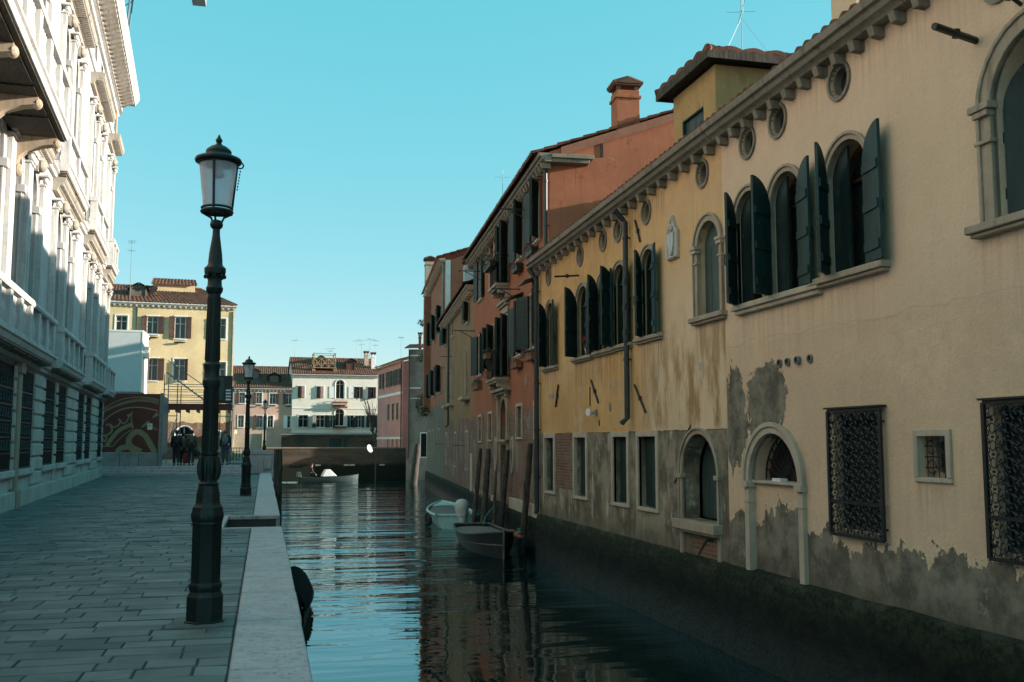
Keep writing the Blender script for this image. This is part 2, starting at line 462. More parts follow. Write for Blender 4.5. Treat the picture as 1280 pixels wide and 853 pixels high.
def m_wood(name, a, b, rough=.8):
    g = G(name)
    v = g.mapg(g.oc, (9,9,.9)); n = g.noise(v, 2.2, 7, .65, .6); m2 = g.noise(g.oc, 1.6, 5)
    c = g.mix(g.mr(n,.35,.68), a, b); c = g.mix(g.mr(m2,.5,.75,0,.5), c, sc(a,.6))
    return g.done(c, rough, g.bump(n, .5, .01), spec=.2)

def m_post():
    g = G('weathered_mooring_timber'); x, y, z = g.sep()
    n = g.noise(g.mapg(g.oc,(10,10,.8)), 2., 8, .7, .5)
    c = g.mix(g.mr(n,.35,.7), (.040,.034,.028), (.125,.108,.088))
    c = g.mix(g.mr(g.math('ADD', z, g.math('MULTIPLY', n, .4)), .95, .45), c, (.012,.016,.012))
    return g.done(c, .85, g.bump(n, .7, .02), spec=.2)

def m_shutter(name, col, worn=(.16,.2,.19)):
    g = G(name)
    n = g.noise(g.mapg(g.oc,(6,6,.7)), 1.6, 7, .65); b = g.noise(g.oc, 9, 7, .7)
    c = g.mix(g.mr(n,.3,.7), sc(col,.7), sc(col,1.3))
    c = g.mix(g.mr(b,.66,.7,0,.75), c, worn)
    return g.done(c, .55, g.bump(n, .25, .006), spec=.35)

def m_glass(name, tint=(.02,.03,.032), rough=.06):
    g = G(name); n = g.noise(g.oc, 1.7, 3)
    return g.done(tint, rough, g.bump(n, .12, .02), spec=.6)

def m_lampglass():
    g = G('frosted_lamp_glass')
    n = g.noise(g.oc, 8, 4)
    return g.done(g.mix(n, (.62,.6,.66), (.8,.78,.82)), .35, None, Transmission_Weight=.62, IOR=1.15, Alpha=.72)

def m_leaf(name, a, b):
    g = G(name); n = g.noise(g.oc, 9, 3); n2 = g.noise(g.oc, 2, 3)
    return g.done(g.mix(g.mr(n,.3,.7), a, b), .6, None, spec=.25)

def m_rustic():
    g = G('istrian_stone_blocks'); x, y, z = g.sep()
    a = g.noise(g.oc, .8, 7, .62); b = g.noise(g.oc, 11, 6, .65)
    st = g.noise(g.mapg(g.oc,(3,3,.3)), 1.3, 6, .62)
    c = g.mix(g.mr(a,.3,.7), (.40,.38,.345), (.54,.515,.47))
    c = g.mix(g.mr(st,.52,.74,0,.55), c, (.25,.235,.21))
    c = g.mix(g.mr(b,.55,.8,0,.4), c, (.30,.28,.25))
    return g.done(c, .7, g.bump(b, .3, .01), spec=.25)

M = dict(
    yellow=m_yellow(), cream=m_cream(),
    red=m_layered('brick_red_plaster', (.39,.145,.08), 2.45, 4.2, .55),
    ochre=m_layered('drab_ochre_plaster', (.30,.19,.10), 2.6, 2.2, .5),
    rust=m_layered('rust_pink_plaster', (.40,.165,.10), 3.9, 2.2, .4, 'wash', ucol=(.20,.175,.14)),
    tower=m_layered('faded_ochre_plaster', (.47,.31,.14), -50, .5, .55),
    far_yellow=m_layered('pale_yellow_plaster', (.70,.55,.32), 3.0, .9, .2),
    far_white=m_layered('white_limewash', (.78,.74,.65), -50, .5, .2, var=.08),
    far_pink=m_layered('pale_pink_plaster', (.62,.42,.33), -50, .5, .25, var=.1),
    rose=m_layered('rose_pink_plaster', (.56,.30,.28), -50, .5, .3),
    stone=m_stone('white_istrian_stone', (.52,.515,.50), (.17,.15,.125), .55),
    rustic=m_rustic(), sootshade=m_stone('soot_and_shade_stone', (.33,.30,.255), (.09,.08,.065), .75, 2.2), basestone=simple('worn_grey_slab', (.105,.115,.115), .85, .25, 5, .3),  # palace mouldings: sooty stone, darkened further to stand in for shade
    trim=m_stone('weathered_stone_trim', (.36,.285,.21), (.11,.092,.072), .55, 2.),
    palestone=m_stone('pale_stone_trim', (.45,.37,.285), (.17,.145,.115), .35, 2.),
    darktrim=m_stone('sooty_stone_cornice', (.235,.20,.155), (.06,.05,.04), .6, 1.6),
    kerb=m_stone('pitted_quay_stone', (.46,.40,.41), (.16,.145,.14), .6, 2.2, .7, True),
    moss=m_moss(), tiles=m_tiles(), water=m_water(), paving=m_paving(),
    joint=simple('damp_joint_mortar', (.055,.055,.05), .95),
    post=m_post(),
    greywood=m_wood('grey_weathered_planks', (.09,.08,.07), (.2,.18,.155)),
    warmwood=m_wood('varnished_wood', (.11,.055,.025), (.22,.12,.06), .5),
    eaves=m_wood('dark_eaves_timber', (.03,.025,.02), (.09,.075,.06)),
    terrace=m_wood('pale_terrace_timber', (.22,.14,.075), (.38,.26,.15)),
    green=m_shutter('dark_green_shutter_paint', (.011,.030,.028)),
    teal=m_shutter('blue_green_shutter_paint', (.009,.036,.035)),
    brown=m_shutter('brown_shutter_paint', (.075,.04,.034), (.14,.09,.08)),
    whitewood=m_shutter('white_window_paint', (.55,.54,.5), (.4,.38,.35)),
    greyblind=m_shutter('grey_green_blind', (.035,.062,.058), (.08,.09,.085)),
    glass=m_glass('dark_window_glass'), curtain=m_glass('window_glass_with_curtain', (.035,.05,.046), .2),
    dark=simple('dark_interior', (.012,.012,.012), .95, .2, 2, 0),
    iron=simple('black_wrought_iron', (.018,.02,.02), .5, .3, 9, .2, .3, wear=(.06,.04,.03)),
    lampiron=simple('dark_green_cast_iron', (.006,.013,.0125), .5, .3, 7, .25, .2, wear=(.05,.06,.055)),
    pipe=simple('dark_downpipe', (.022,.027,.027), .5, .3, 5, .1, 0),
    copper=simple('grey_copper_pipe', (.17,.17,.15), .5, .3, 5, .1, .3),
    lampglass=m_lampglass(),
    brick=None,
    metalwhite=simple('white_sheet_metal', (.62,.63,.62), .5, .05, 1, .03),
    zinc=simple('galvanised_steel', (.20,.215,.22), .5, .2, 6, .05, .2),
    maroon=simple('maroon_hoarding_print', (.12,.024,.020), .55, .12, 2, .05),
    printcream=simple('cream_hoarding_print', (.27,.235,.12), .55, .1, 3, .05),
    concrete=simple('grey_concrete', (.27,.265,.25), .9, .2, 2, .3),
    white=simple('white_paint', (.72,.72,.70), .5, .08, 3, .05),
    signyellow=simple('warning_yellow', (.7,.48,.03), .5, .05, 3, 0),
    black=simple('matt_black', (.012,.012,.013), .6, .2, 4, .1),
    rubber=simple('black_rubber', (.02,.02,.02), .7, .2, 5, .1),
    tarp=simple('grey_boat_cover', (.15,.135,.125), .75, .15, 3, .3),
    darktarp=simple('dark_boat_cover', (.006,.008,.009), .95, .3, 4, .4, 0, .05),
    mintpaint=simple('pale_mint_boat_paint', (.42,.62,.58), .4, .12, 4, .05),
    hullblue=simple('worn_dark_blue_hull', (.012,.016,.017), .55, .3, 3, .1, wear=(.045,.034,.026)),
    hullgreen=simple('grey_green_hull', (.028,.045,.046), .4, .15, 3, .05),
    motor=simple('off_white_motor_cover', (.55,.54,.51), .65, .12, 5, .3),
    rope=simple('turquoise_rope', (.02,.30,.31), .8, .2, 20, .2),
    skin=simple('skin', (.42,.25,.18), .5, .1, 5, 0), hair=simple('dark_hair', (.025,.018,.014), .6, .2, 12, .2),
    coat=simple('black_winter_coat', (.016,.017,.02), .8, .25, 8, .2), jeans=simple('blue_jeans', (.045,.065,.10), .85, .2, 8, .15),
    trousers=simple('dark_trousers', (.025,.026,.03), .85, .2, 8, .15), olive=simple('olive_jacket', (.06,.065,.045), .8, .2, 8, .2),
    redcloth=simple('deep_red_fabric', (.25,.025,.022), .75, .2, 8, .2), greycloth=simple('grey_rucksack_fabric', (.13,.15,.16), .8, .2, 8, .2),
    shoes=simple('dark_shoes', (.02,.018,.016), .6, .2, 8, .1), woolhat=simple('brown_wool_hat', (.13,.075,.05), .9, .2, 12, .2),
    leaf=m_leaf('ivy_leaves', (.018,.035,.012), (.05,.085,.03)),
    dryleaf=m_leaf('dusty_balcony_plants', (.07,.075,.055), (.16,.155,.12)),
    reddry=m_leaf('dry_reddish_plants', (.10,.045,.035), (.20,.09,.06)),
    flower=m_leaf('red_geranium', (.45,.015,.02), (.6,.04,.05)),
    pot=simple('terracotta_pot', (.24,.10,.06), .85, .15, 6, .15),
    bark=m_wood('bare_tree_bark', (.05,.042,.034), (.14,.115,.09)),
    craneblue=simple('grey_blue_crane_paint', (.10,.16,.2), .5, .1, 3, 0),
    litter=simple('crumpled_white_paper', (.7,.7,.7), .8, .1, 9, .3),
)
def _brickmat():
    g = G('old_brickwork'); x, y, z = g.sep()
    c, f = brickcol(g, g.math('ADD', x, y), z)
    c = g.mix(g.mr(g.noise(g.oc,.9,7,.6),.36,.6,.2,.8), c, (.28,.265,.24))
    return g.done(c, .92, g.bump(g.math('SUBTRACT', 1., f), .5, .015), spec=.15)
M['brick'] = _brickmat()
def sc_(g, c, k): return g.mix(1., c, (k,k,k), 'MULTIPLY')
def _wallbrick():
    g = G('damp_quay_brick'); x, y, z = g.sep()
    c, f = brickcol(g, x, z)
    c = g.mix(g.mr(g.noise(g.oc,1.3,7,.6),.36,.6,.25,.8), sc_(g, c, .6), (.075,.072,.06))
    c = g.mix(g.mr(g.noise(g.mapg(g.oc,(.5,1,1.6)),.7,7,.65),.42,.62,0,.7), c, (.032,.032,.027))
    c = g.mix(g.mr(g.math('ADD', z, g.math('MULTIPLY', g.noise(g.oc,2,6), .5)), .35, .0), c, (.012,.016,.012))
    return g.done(c, .9, g.bump(g.math('SUBTRACT', 1., f), .5, .015), spec=.15)
M['quaybrick'] = _wallbrick()
# ------------------------------------------------------------------ building components
def shutter_mesh(w, h, arch, mat, louvre=False, cache={}):
    key = (round(w,2), round(h,2), arch, mat.name, louvre)
    if key in cache: return cache[key]
    mb = MB(); t = .035
    if arch:      # quarter-round head: hinge edge at x=0 is the low side
        zs = h - w; loop = [(0,0),(w,0)]
        for i in range(9):
            a = pi/2*i/8
            loop.append((w-w*sin(a), zs+w*cos(a)))
        loop[2] = (w, h)
        mb.prism(loop, 0, t)
    else:
        mb.box(0, w, 0, t, 0, h)
    zt = h - (w if arch else 0)
    if louvre:
        k = int(h/.055)
        for i in range(k):
            z = .06 + i*(h-.12)/k
            mb.box(.05, w-.05, -.012, .0, z, z+.032)
            mb.box(.05, w-.05, t, t+.012, z, z+.032)
        for x in (0, w-.05):
            mb.box(x, x+.05, -.014, t+.014, 0, h)
    else:
        for z in (.12, zt*.5, zt-.12):
            mb.box(.02, w-.02, t, t+.02, z, z+.1); 
        for x in (w/3, 2*w/3):
            mb.box(x-.004, x+.004, -.003, 0, .02, zt)
    mb.tube([(.0,t/2,.2),(.0,t/2,.3)], .018, 6); mb.tube([(.0,t/2,zt-.3),(.0,t/2,zt-.2)], .018, 6)
    mb.tube([(w-.06,-.03,zt*.45),(w-.06,-.035,zt*.52),(w-.06,-.03,zt*.58)], .01, 5)
    mb.box(w-.085, w-.035, -.03, 0, zt*.45, zt*.47)
    o = mb.build('shutter_source', mat); me = o.data
    bpy.data.objects.remove(o); me.name = 'shutter'
    cache[key] = me
    return me

def mirror_mesh(me, cache={}):
    if me.name in cache: return cache[me.name]
    m2 = me.copy(); m2.transform(Matrix.Scale(-1, 4, (1,0,0))); m2.flip_normals()
    cache[me.name] = m2
    return m2

def window(par, holes, u, z0, w, h, arch=True, d=.22, frame='warmwood', pane='glass', sill=None, surround=0,
           surm='trim', sh=None, shm='green', louvre=False, mull=True, blind=None, name='window', fold=False):
    """one window: a frame part with pane, sill, surround and shutters below it; h is the apex height above z0"""
    path = arch_path(w, h, 0, 14, not arch)
    holes.append(shift(path, u, z0))
    mb = MB()
    inn = arch_path(w-.11, h-.055, 0, 14, not arch); inn[0] = (inn[0][0], .055); inn[-1] = (inn[-1][0], .055)
    mb.ring(inn, path, d-.05, d+.03)
    mb.box(-w/2+.001, w/2-.001, d-.05, d+.03, 0, .055)
    if mull:
        zt = h - .06
        mb.box(-.03, .03, d-.055, d+.02, .056, zt)
        zc = h - w/2 if arch else h*.68
        for sx in (-1, 1):
            mb.box(min(sx*.031, sx*(w/2-.056)), max(sx*.031, sx*(w/2-.056)), d-.045, d+.015, zc-.02, zc+.02)
    part = mb.build(name, M[frame], par, (u, 0, z0), bevel=0)
    pm = MB(); pm.poly([(x, d+.01, z) for x, z in path][::-1]); 
    pm.build('pane', M[pane], part, flat=True)
    if blind:
        bm = MB(); k = max(3, int(w/.13))
        for i in range(k):
            bm.box(-w/2+.02+i*(w-.04)/k+.002, -w/2+.02+(i+1)*(w-.04)/k-.002, d-.10-.004*(i%2), d-.06, .02, h-.02-(w/2*.9 if arch else 0))
        if arch:
            bm.prism(shift(arch_path(w-.04, h-.02, 0, 14, False, h-w/2-.12)[0:], 0, 0), d-.098, d-.06)
        bm.build('closed_shutter', M[blind], part)
    if sill:
        ov, pr, th = sill
        sb = MB(); sb.box(-w/2-ov, w/2+ov, -pr, .04, -th, -.001); sb.box(-w/2-ov+.03, w/2+ov-.03, -pr+.04, .03, -th-.04, -th)
        sb.build('sill', M[surm], part, bevel=.012)
    if surround:
        sb = MB(); sb.ring(path, arch_path(w, h, surround, 14, not arch), -.035, .05)
        if arch:
            sb.ring(arch_path(w, h, surround-.03, 14), arch_path(w, h, surround+.012, 14), -.06, -.034)
        sb.build('surround', M[surm], part, bevel=.008)
    if sh:
        aL, aR = sh
        me = shutter_mesh(w/2-.005, h-.01, arch, M[shm], louvre)
        if aL is not None: link('shutter', me, part, (-w/2+.0, -.055, .005), (0,0,-R(aL)))
        if fold:
            fm = MB(); fw = w*.40; k = 8
            loop = [(-w/2+.01,.02),(-w/2+fw,.02)] + [(-w/2+.01+(fw-.01)*(1-i/k), h-w/2+((w/2)**2-(w/2-(fw-.01)*(1-i/k)-.01)**2)**.5-.02) for i in range(k+1)]
            fm.prism(loop, .05, .085); fm.build('inner_shutter', M[shm if shm != 'teal' else 'green'], part)
        if aR is not None: link('shutter', mirror_mesh(me), part, (w/2, -.055, .005), (0,0,R(aR)))
    return part

def box_shell(mb, u0, u1, D, e0, e1, rd, rz, z0=-1.6, back=None, m=0):
    """side and back walls (front is built separately): eaves e0/e1 at u0/u1, ridge at depth rd, height rz"""
    back = back if back is not None else min(e0, e1)
    for u, e in ((u0, e0), (u1, e1)):
        mb.poly([(u,0,z0),(u,0,e),(u,rd,rz),(u,D,back),(u,D,z0)], m)
    mb.poly([(u0,D,z0),(u1,D,z0),(u1,D,back),(u0,D,back)], m)

def tile_roof(mb, A, B, C_, D_, pitch=.2, course=.36, m=0, amp=.045):
    """corrugated tile sheet; A-B is the eave, D_-C_ the ridge above A and B"""
    A, B, C_, D_ = map(Vector, (A, B, C_, D_))
    L = ((B-A).length + (C_-D_).length)/2; Hh = ((D_-A).length + (C_-B).length)/2
    nu = max(2, int(L/pitch)); nv = max(2, int(Hh/course)); k = 6
    nrm = (B-A).cross(D_-A).normalized()
    if nrm.z < 0: nrm = -nrm
    vs = []; fs = []; W = nu*k+1
    for j in range(nv):
        for e in (0, 1):
            t = (j+e)/nv
            p0 = A.lerp(D_, t); p1 = B.lerp(C_, t)
            for i in range(W):
                s = i/(nu*k); ph = (i % k)/k
                hgt = amp*(abs(cos(pi*ph))) + (.028 if e == 0 else 0)
                jit = .012*mnoise.noise(Vector((i//k*1.7, j*2.3, .5)))
                vs.append(p0.lerp(p1, s) + nrm*(hgt+.01+jit))
    rows = nv*2
    for r in range(rows-1):
        for i in range(W-1):
            fs.append((r*W+i, r*W+i+1, (r+1)*W+i+1, (r+1)*W+i))
    b = len(vs)
    for i in range(W):                       # turned down eave edge, so that the tiles have a visible thickness
        vs.append(Vector(vs[i]) - nrm*.07)
    for i in range(W-1): fs.append((i, b+i, b+i+1, i+1))
    mb.add(vs, fs, m)

def ridge_tiles(mb, A, B, m=0, r=.1):
    A, B = Vector(A), Vector(B); n = max(2, int((B-A).length/.38))
    for i in range(n):
        p = A.lerp(B, i/n); q = A.lerp(B, (i+1.06)/n)
        mb.tube([p+Vector((0,0,.02)), q], [r*.95, r*.8], 8, m)

CORN_PROF = [(0,0),(-.15,0),(-.18,.04),(-.24,.06),(-.27,.12),(-.32,.13),(-.34,.22),(0,.22)]
def corbelled(mb, u0, z0, u1, z1, step=.4, prof=CORN_PROF, cw=.105, ch=.13, cp=.17, off=.2, prof_m=0):
    mb.sweep(prof, u0, z0, u1, z1, prof_m)
    n = int(abs(u1-u0)/step)
    for i in range(n):
        u = u0 + (u1-u0)*(i+off+.3)/n; z = z0 + (z1-z0)*(i+off+.3)/n
        j = rnd.uniform(-.01, .01)
        mb.add([(u-cw/2,0,z-ch),(u+cw/2,0,z-ch),(u+cw/2,-cp*.78,z-ch+.01+j),(u-cw/2,-cp*.78,z-ch+.01+j),
                (u-cw/2,0,z-.002),(u+cw/2,0,z-.002),(u+cw/2,-cp,z-.002),(u-cw/2,-cp,z-.002)],
               [(0,1,2,3),(4,7,6,5),(0,4,5,1),(1,5,6,2),(2,6,7,3),(3,7,4,0)], prof_m)

def foundation(par, u0, u1, top=-.12, proj=.09, z0=-1.75, seed=0., name='foundation'):
    mb = MB(); nx = max(6, int((u1-u0)/.12)); nz = 14; vs = []; fs = []
    for i in range(nx+1):
        u = u0 + (u1-u0)*i/nx
        for k in range(nz+1):
            t = k/nz; z = top + (z0-top)*t
            n = mnoise.fractal(Vector((u*1.7+seed, z*2.6, seed)), 1., 2., 5)
            y = -proj - .016*n - .03*t*t + (0.03 if k == 0 else 0)
            zz = z + (.012*mnoise.noise(Vector((u*1.3, seed, 1))) if k == 0 else 0)
            vs.append((u, y, zz))
    for i in range(nx):
        for k in range(nz):
            a = i*(nz+1)+k; fs.append((a, a+nz+1, a+nz+2, a+1))
    b = len(vs)
    for i in range(nx+1): vs.append((vs[i*(nz+1)][0], .05, vs[i*(nz+1)][2]+.04))
    for i in range(nx): fs.append((i*(nz+1), b+i, b+i+1, (i+1)*(nz+1)))
    mb.add(vs, fs)
    mb.build(name, M['moss'], par, ang=80)

def chimney(par, u, y, z0, z1, wx, wy, m, cap='tiles', name='chimney', loc_label=None):
    mb = MB(); mb.box(u-wx/2, u+wx/2, y-wy/2, y+wy/2, z0, z1)
    mb.box(u-wx/2-.04, u+wx/2+.04, y-wy/2-.04, y+wy/2+.04, z1-.22, z1-.14)
    ch = mb.build(name, M[m], par, bevel=.01)
    c = MB()
    for sx in (-1, 1):
        for sy in (-1, 1):
            c.box(u+sx*wx*.38-.05, u+sx*wx*.38+.05, y+sy*wy*.38-.05, y+sy*wy*.38+.05, z1, z1+.12)
    z = z1 + .12
    c.box(u-wx/2-.05, u+wx/2+.05, y-wy/2-.05, y+wy/2+.05, z, z+.04)
    o = .07
    c.add([(u-wx/2-o,y-wy/2-o,z+.05),(u+wx/2+o,y-wy/2-o,z+.05),(u+wx/2+o,y+wy/2+o,z+.05),(u-wx/2-o,y+wy/2+o,z+.05),(u-wx/2-o,y,z+.05+wy*.22),(u+wx/2+o,y,z+.05+wy*.22)],
          [(0,1,5,4),(2,3,4,5),(0,4,3),(1,2,5),(0,3,2,1)])
    for i in range(int((wx+.14)/.15)+1):
        x = u-wx/2-o+.05+i*.15
        c.tube([(x,y-wy/2-o-.02,z+.07),(x,y,z+.07+wy*.22)], .06, 6); c.tube([(x,y+wy/2+o+.02,z+.07),(x,y,z+.07+wy*.22)], .06, 6)
    c.build('chimney_cap', M['tiles'], ch)
    return ch

def antenna(loc, h, label, bars=((.95,1.0,7),), group='television aerials on the roofs', guy=False, rz=0, r=.009):
    t = MB(); t.tube([(0,0,-.6),(0,0,h)], [r, r*.7], 6)
    for fz, L, n in bars:
        z = h*fz; t.tube([(-L/2,0,z),(L/2,0,z)], r*.55, 5)
        for i in range(n):
            x = -L/2 + L*(i+.5)/n; t.tube([(x,-.28+.01*i,z+.01),(x,.28-.01*i,z+.01)], r*.4, 4)
        t.tube([(-L*.22,0,z-.12),(-L*.30,0,z+.22)], r*.45, 4)
    if guy:
        for a in (.3, 2.4, 4.4): t.tube([(0,0,h*.62),(cos(a)*h*.55,sin(a)*h*.5,-.5)], .004, 3)
    o = t.build('roof_antenna', M['zinc'], None, loc, (0,0,rz))
    return tag(o, label, 'antenna', group)

def leaves(mb, c, r, n, size=.05, m=0, up=0., seed=1):
    rr = random.Random(seed)
    for i in range(n):
        while True:
            p = Vector((rr.uniform(-1,1), rr.uniform(-1,1), rr.uniform(-1,1)))
            if p.length < 1: break
        p = Vector((c[0]+p.x*r[0], c[1]+p.y*r[1], c[2]+p.z*r[2]))
        a = Vector((rr.gauss(0,1), rr.gauss(0,1), rr.gauss(0,1)+up)).normalized()*size*rr.uniform(.6,1.4)
        b = a.orthogonal().normalized()*size*rr.uniform(.35,.6)
        b = Matrix.Rotation(rr.uniform(0,6.28), 3, a.normalized()) @ b
        mb.add([p-a*.5, p+b*.5, p+a*.6, p-b*.5], [(0,1,2,3)], m)

def planter(loc, rz, w, label, group, leafm='reddry', boxm='pot', n=130, spread=(1.,1.,1.), hang=True, flowers=None, seed=3):
    """hanging window box: trough with brackets, earth and plants"""
    t = thing('planter_box', label, 'flower box', loc, rz, group)
    b = MB(); d, h = .2, .17
    b.add([(-w/2+.02,-d+.02,0),(w/2-.02,-d+.02,0),(w/2-.02,0-.02,0),(-w/2+.02,-.02,0),(-w/2,-d,h),(w/2,-d,h),(w/2,0,h),(-w/2,0,h)],
          [(0,3,2,1),(4,5,6,7),(0,1,5,4),(1,2,6,5),(2,3,7,6),(3,0,4,7)])
    b.box(-w/2-.012, w/2+.012, -d-.012, .0, h-.03, h+.004)
    b.build('trough', M[boxm], t)
    k = MB()
    if hang:
        for x in (-w*.35, w*.35):
            k.tube([(x,.03,h+.02),(x,-d-.03,h+.02),(x,-d-.03,-.02),(x,.03,-.03)], .008, 5)
        k.tube([(-w/2,-d-.03,h+.08),(w/2,-d-.03,h+.08)], .007, 5)
        k.build('bracket', M['iron'], t)
    p = MB(); leaves(p, (0,-d/2,h+.05*spread[2]), (w*.55*spread[0], .17*spread[1], .14*spread[2]), n, .075, 0, .5, seed)
    pl = p.build('plants', M[leafm], t, flat=True)
    if flowers:
        f = MB(); leaves(f, (0,-d/2-.02,h+.12*spread[2]), (w*.45, .15, .09*spread[2]), 40, .05, 0, 0, seed+5)
        f.build('flowers', M[flowers], pl, flat=True)
    return t

def tree_bare(loc, label):
    t = thing('pollarded_tree', label, 'tree', loc)
    mb = MB(); rr = random.Random(5)
    trunk = [(0,0,-.3),(-.10,0,.6),(-.30,.05,1.4),(-.46,.05,2.1),(-.62,0,2.5)]
    mb.tube(spline(trunk, 4), [.19-.006*i for i in range(17)], 9)
    mb.sphere((-.62,0,2.5), (.2,.19,.2), 9, 6); mb.sphere((-.36,.02,1.75), (.2,.18,.16), 9, 6)
    mb.build('trunk', M['bark'], t)
    c = MB()
    for i in range(17):
        a = rr.uniform(-.5,.24); b = rr.uniform(-.35,.35); L = rr.uniform(1.5,3.1)
        s = (-.62+rr.uniform(-.12,.12), rr.uniform(-.1,.1), 2.55) if i < 12 else (-.36, 0, 1.8)
        if i >= 12: a = rr.uniform(.1,.5); L *= .8
        pts = [s, (s[0]+a*L*.4, s[1]+b*L*.4, s[2]+L*.45), (s[0]+a*L, s[1]+b*L, s[2]+L)]
        p = spline(pts, 4); c.tube(p, [.05-.0045*k for k in range(len(p))], 5)
        for k in range(4):
            q = p[3+k]; d = Vector((rr.uniform(-.5,.5), rr.uniform(-.4,.4), rr.uniform(.3,.9)))
            c.tube([q, q+d*.35, q+d*.7+Vector((0,0,.1))], [.016,.012,.006], 4)
    c.build('crown', M['bark'], t)
    return t

def hull(L, B, H, bow=1.6, tr=.75, sheer=.18, n=14, draft=.18):
    """lofted open hull: stern at y=0, bow at y=L; returns list of stations [(x,z)...]"""
    st = []
    for i in range(n+1):
        t = i/n
        b = B/2*(tr+(1-tr)*min(1, t*2.6)**.7) if t < .45 else B/2*max(0.0, 1-((t-.45)/.55)**bow)**.75
        b = max(b, .012)
        hz = H + sheer*(2*t-.8)**2*(1 if t > .4 else .5)
        y = L*t + (.10 if t == 1 else 0)
        st.append([(0, y, -draft*(1-t**4)), (b*.62, y, -draft*.7*(1-t**4)), (b*.86, y, hz*.35), (b, y+.02*t, hz)])
    return st

def hull_mesh(mb, st, m=0, thick=.03):
    n = len(st); k = len(st[0])
    for sx in (-1, 1):
        vs = []; fs = []
        for s_ in st:
            for x, y, z in s_: vs.append((sx*x, y, z))
        for i in range(n-1):
            for j in range(k-1):
                fs.append((i*k+j, (i+1)*k+j, (i+1)*k+j+1, i*k+j+1))
        mb.add(vs, fs, m)
    s0 = st[0]
    mb.poly([(x,y,z) for x,y,z in s0] + [(-x,y,z) for x,y,z in s0[::-1][:-1]], m)

def rim(mb, st, r=.03, m=0, stern=True):
    top = [s_[-1] for s_ in st]
    left = [(-x, y, z) for x, y, z in top]; right = [(x, y, z) for x, y, z in top]
    mb.tube(left + right[::-1][1:], r, 6, m)
    if stern: mb.tube([left[0], right[0]], r, 6, m)

def deck_mesh(mb, st, dz=0., i0=0, i1=None, crown=.0, inset=.03, m=0):
    i1 = len(st) if i1 is None else i1
    vs = []; fs = []; c = 5
    for s_ in st[i0:i1]:
        x, y, z = s_[-1]; x = max(x-inset, .004)
        for j in range(c):
            f = -1 + 2*j/(c-1); vs.append((x*f, y, z+dz+crown*(1-f*f)))
    for i in range(i1-i0-1):
        for j in range(c-1):
            fs.append((i*c+j, i*c+j+1, (i+1)*c+j+1, (i+1)*c+j))
    mb.add(vs, fs, m)

# ------------------------------------------------------------------ people
def skin_obj(name, mat, verts, edges, radii, parent, sub=1, root=0):
    me = bpy.data.meshes.new(name); me.from_pydata(verts, edges, []); me.update()
    me.materials.append(mat)
    o = link(name, me, parent)
    o.modifiers.new('Skin', 'SKIN')
    sv = me.skin_vertices[0].data
    for i, r in enumerate(radii):
        sv[i].radius = (r, r) if not isinstance(r, tuple) else r
        sv[i].use_root = (i == root)
    sm = o.modifiers.new('Sub', 'SUBSURF'); sm.levels = sub; sm.render_levels = sub
    return o

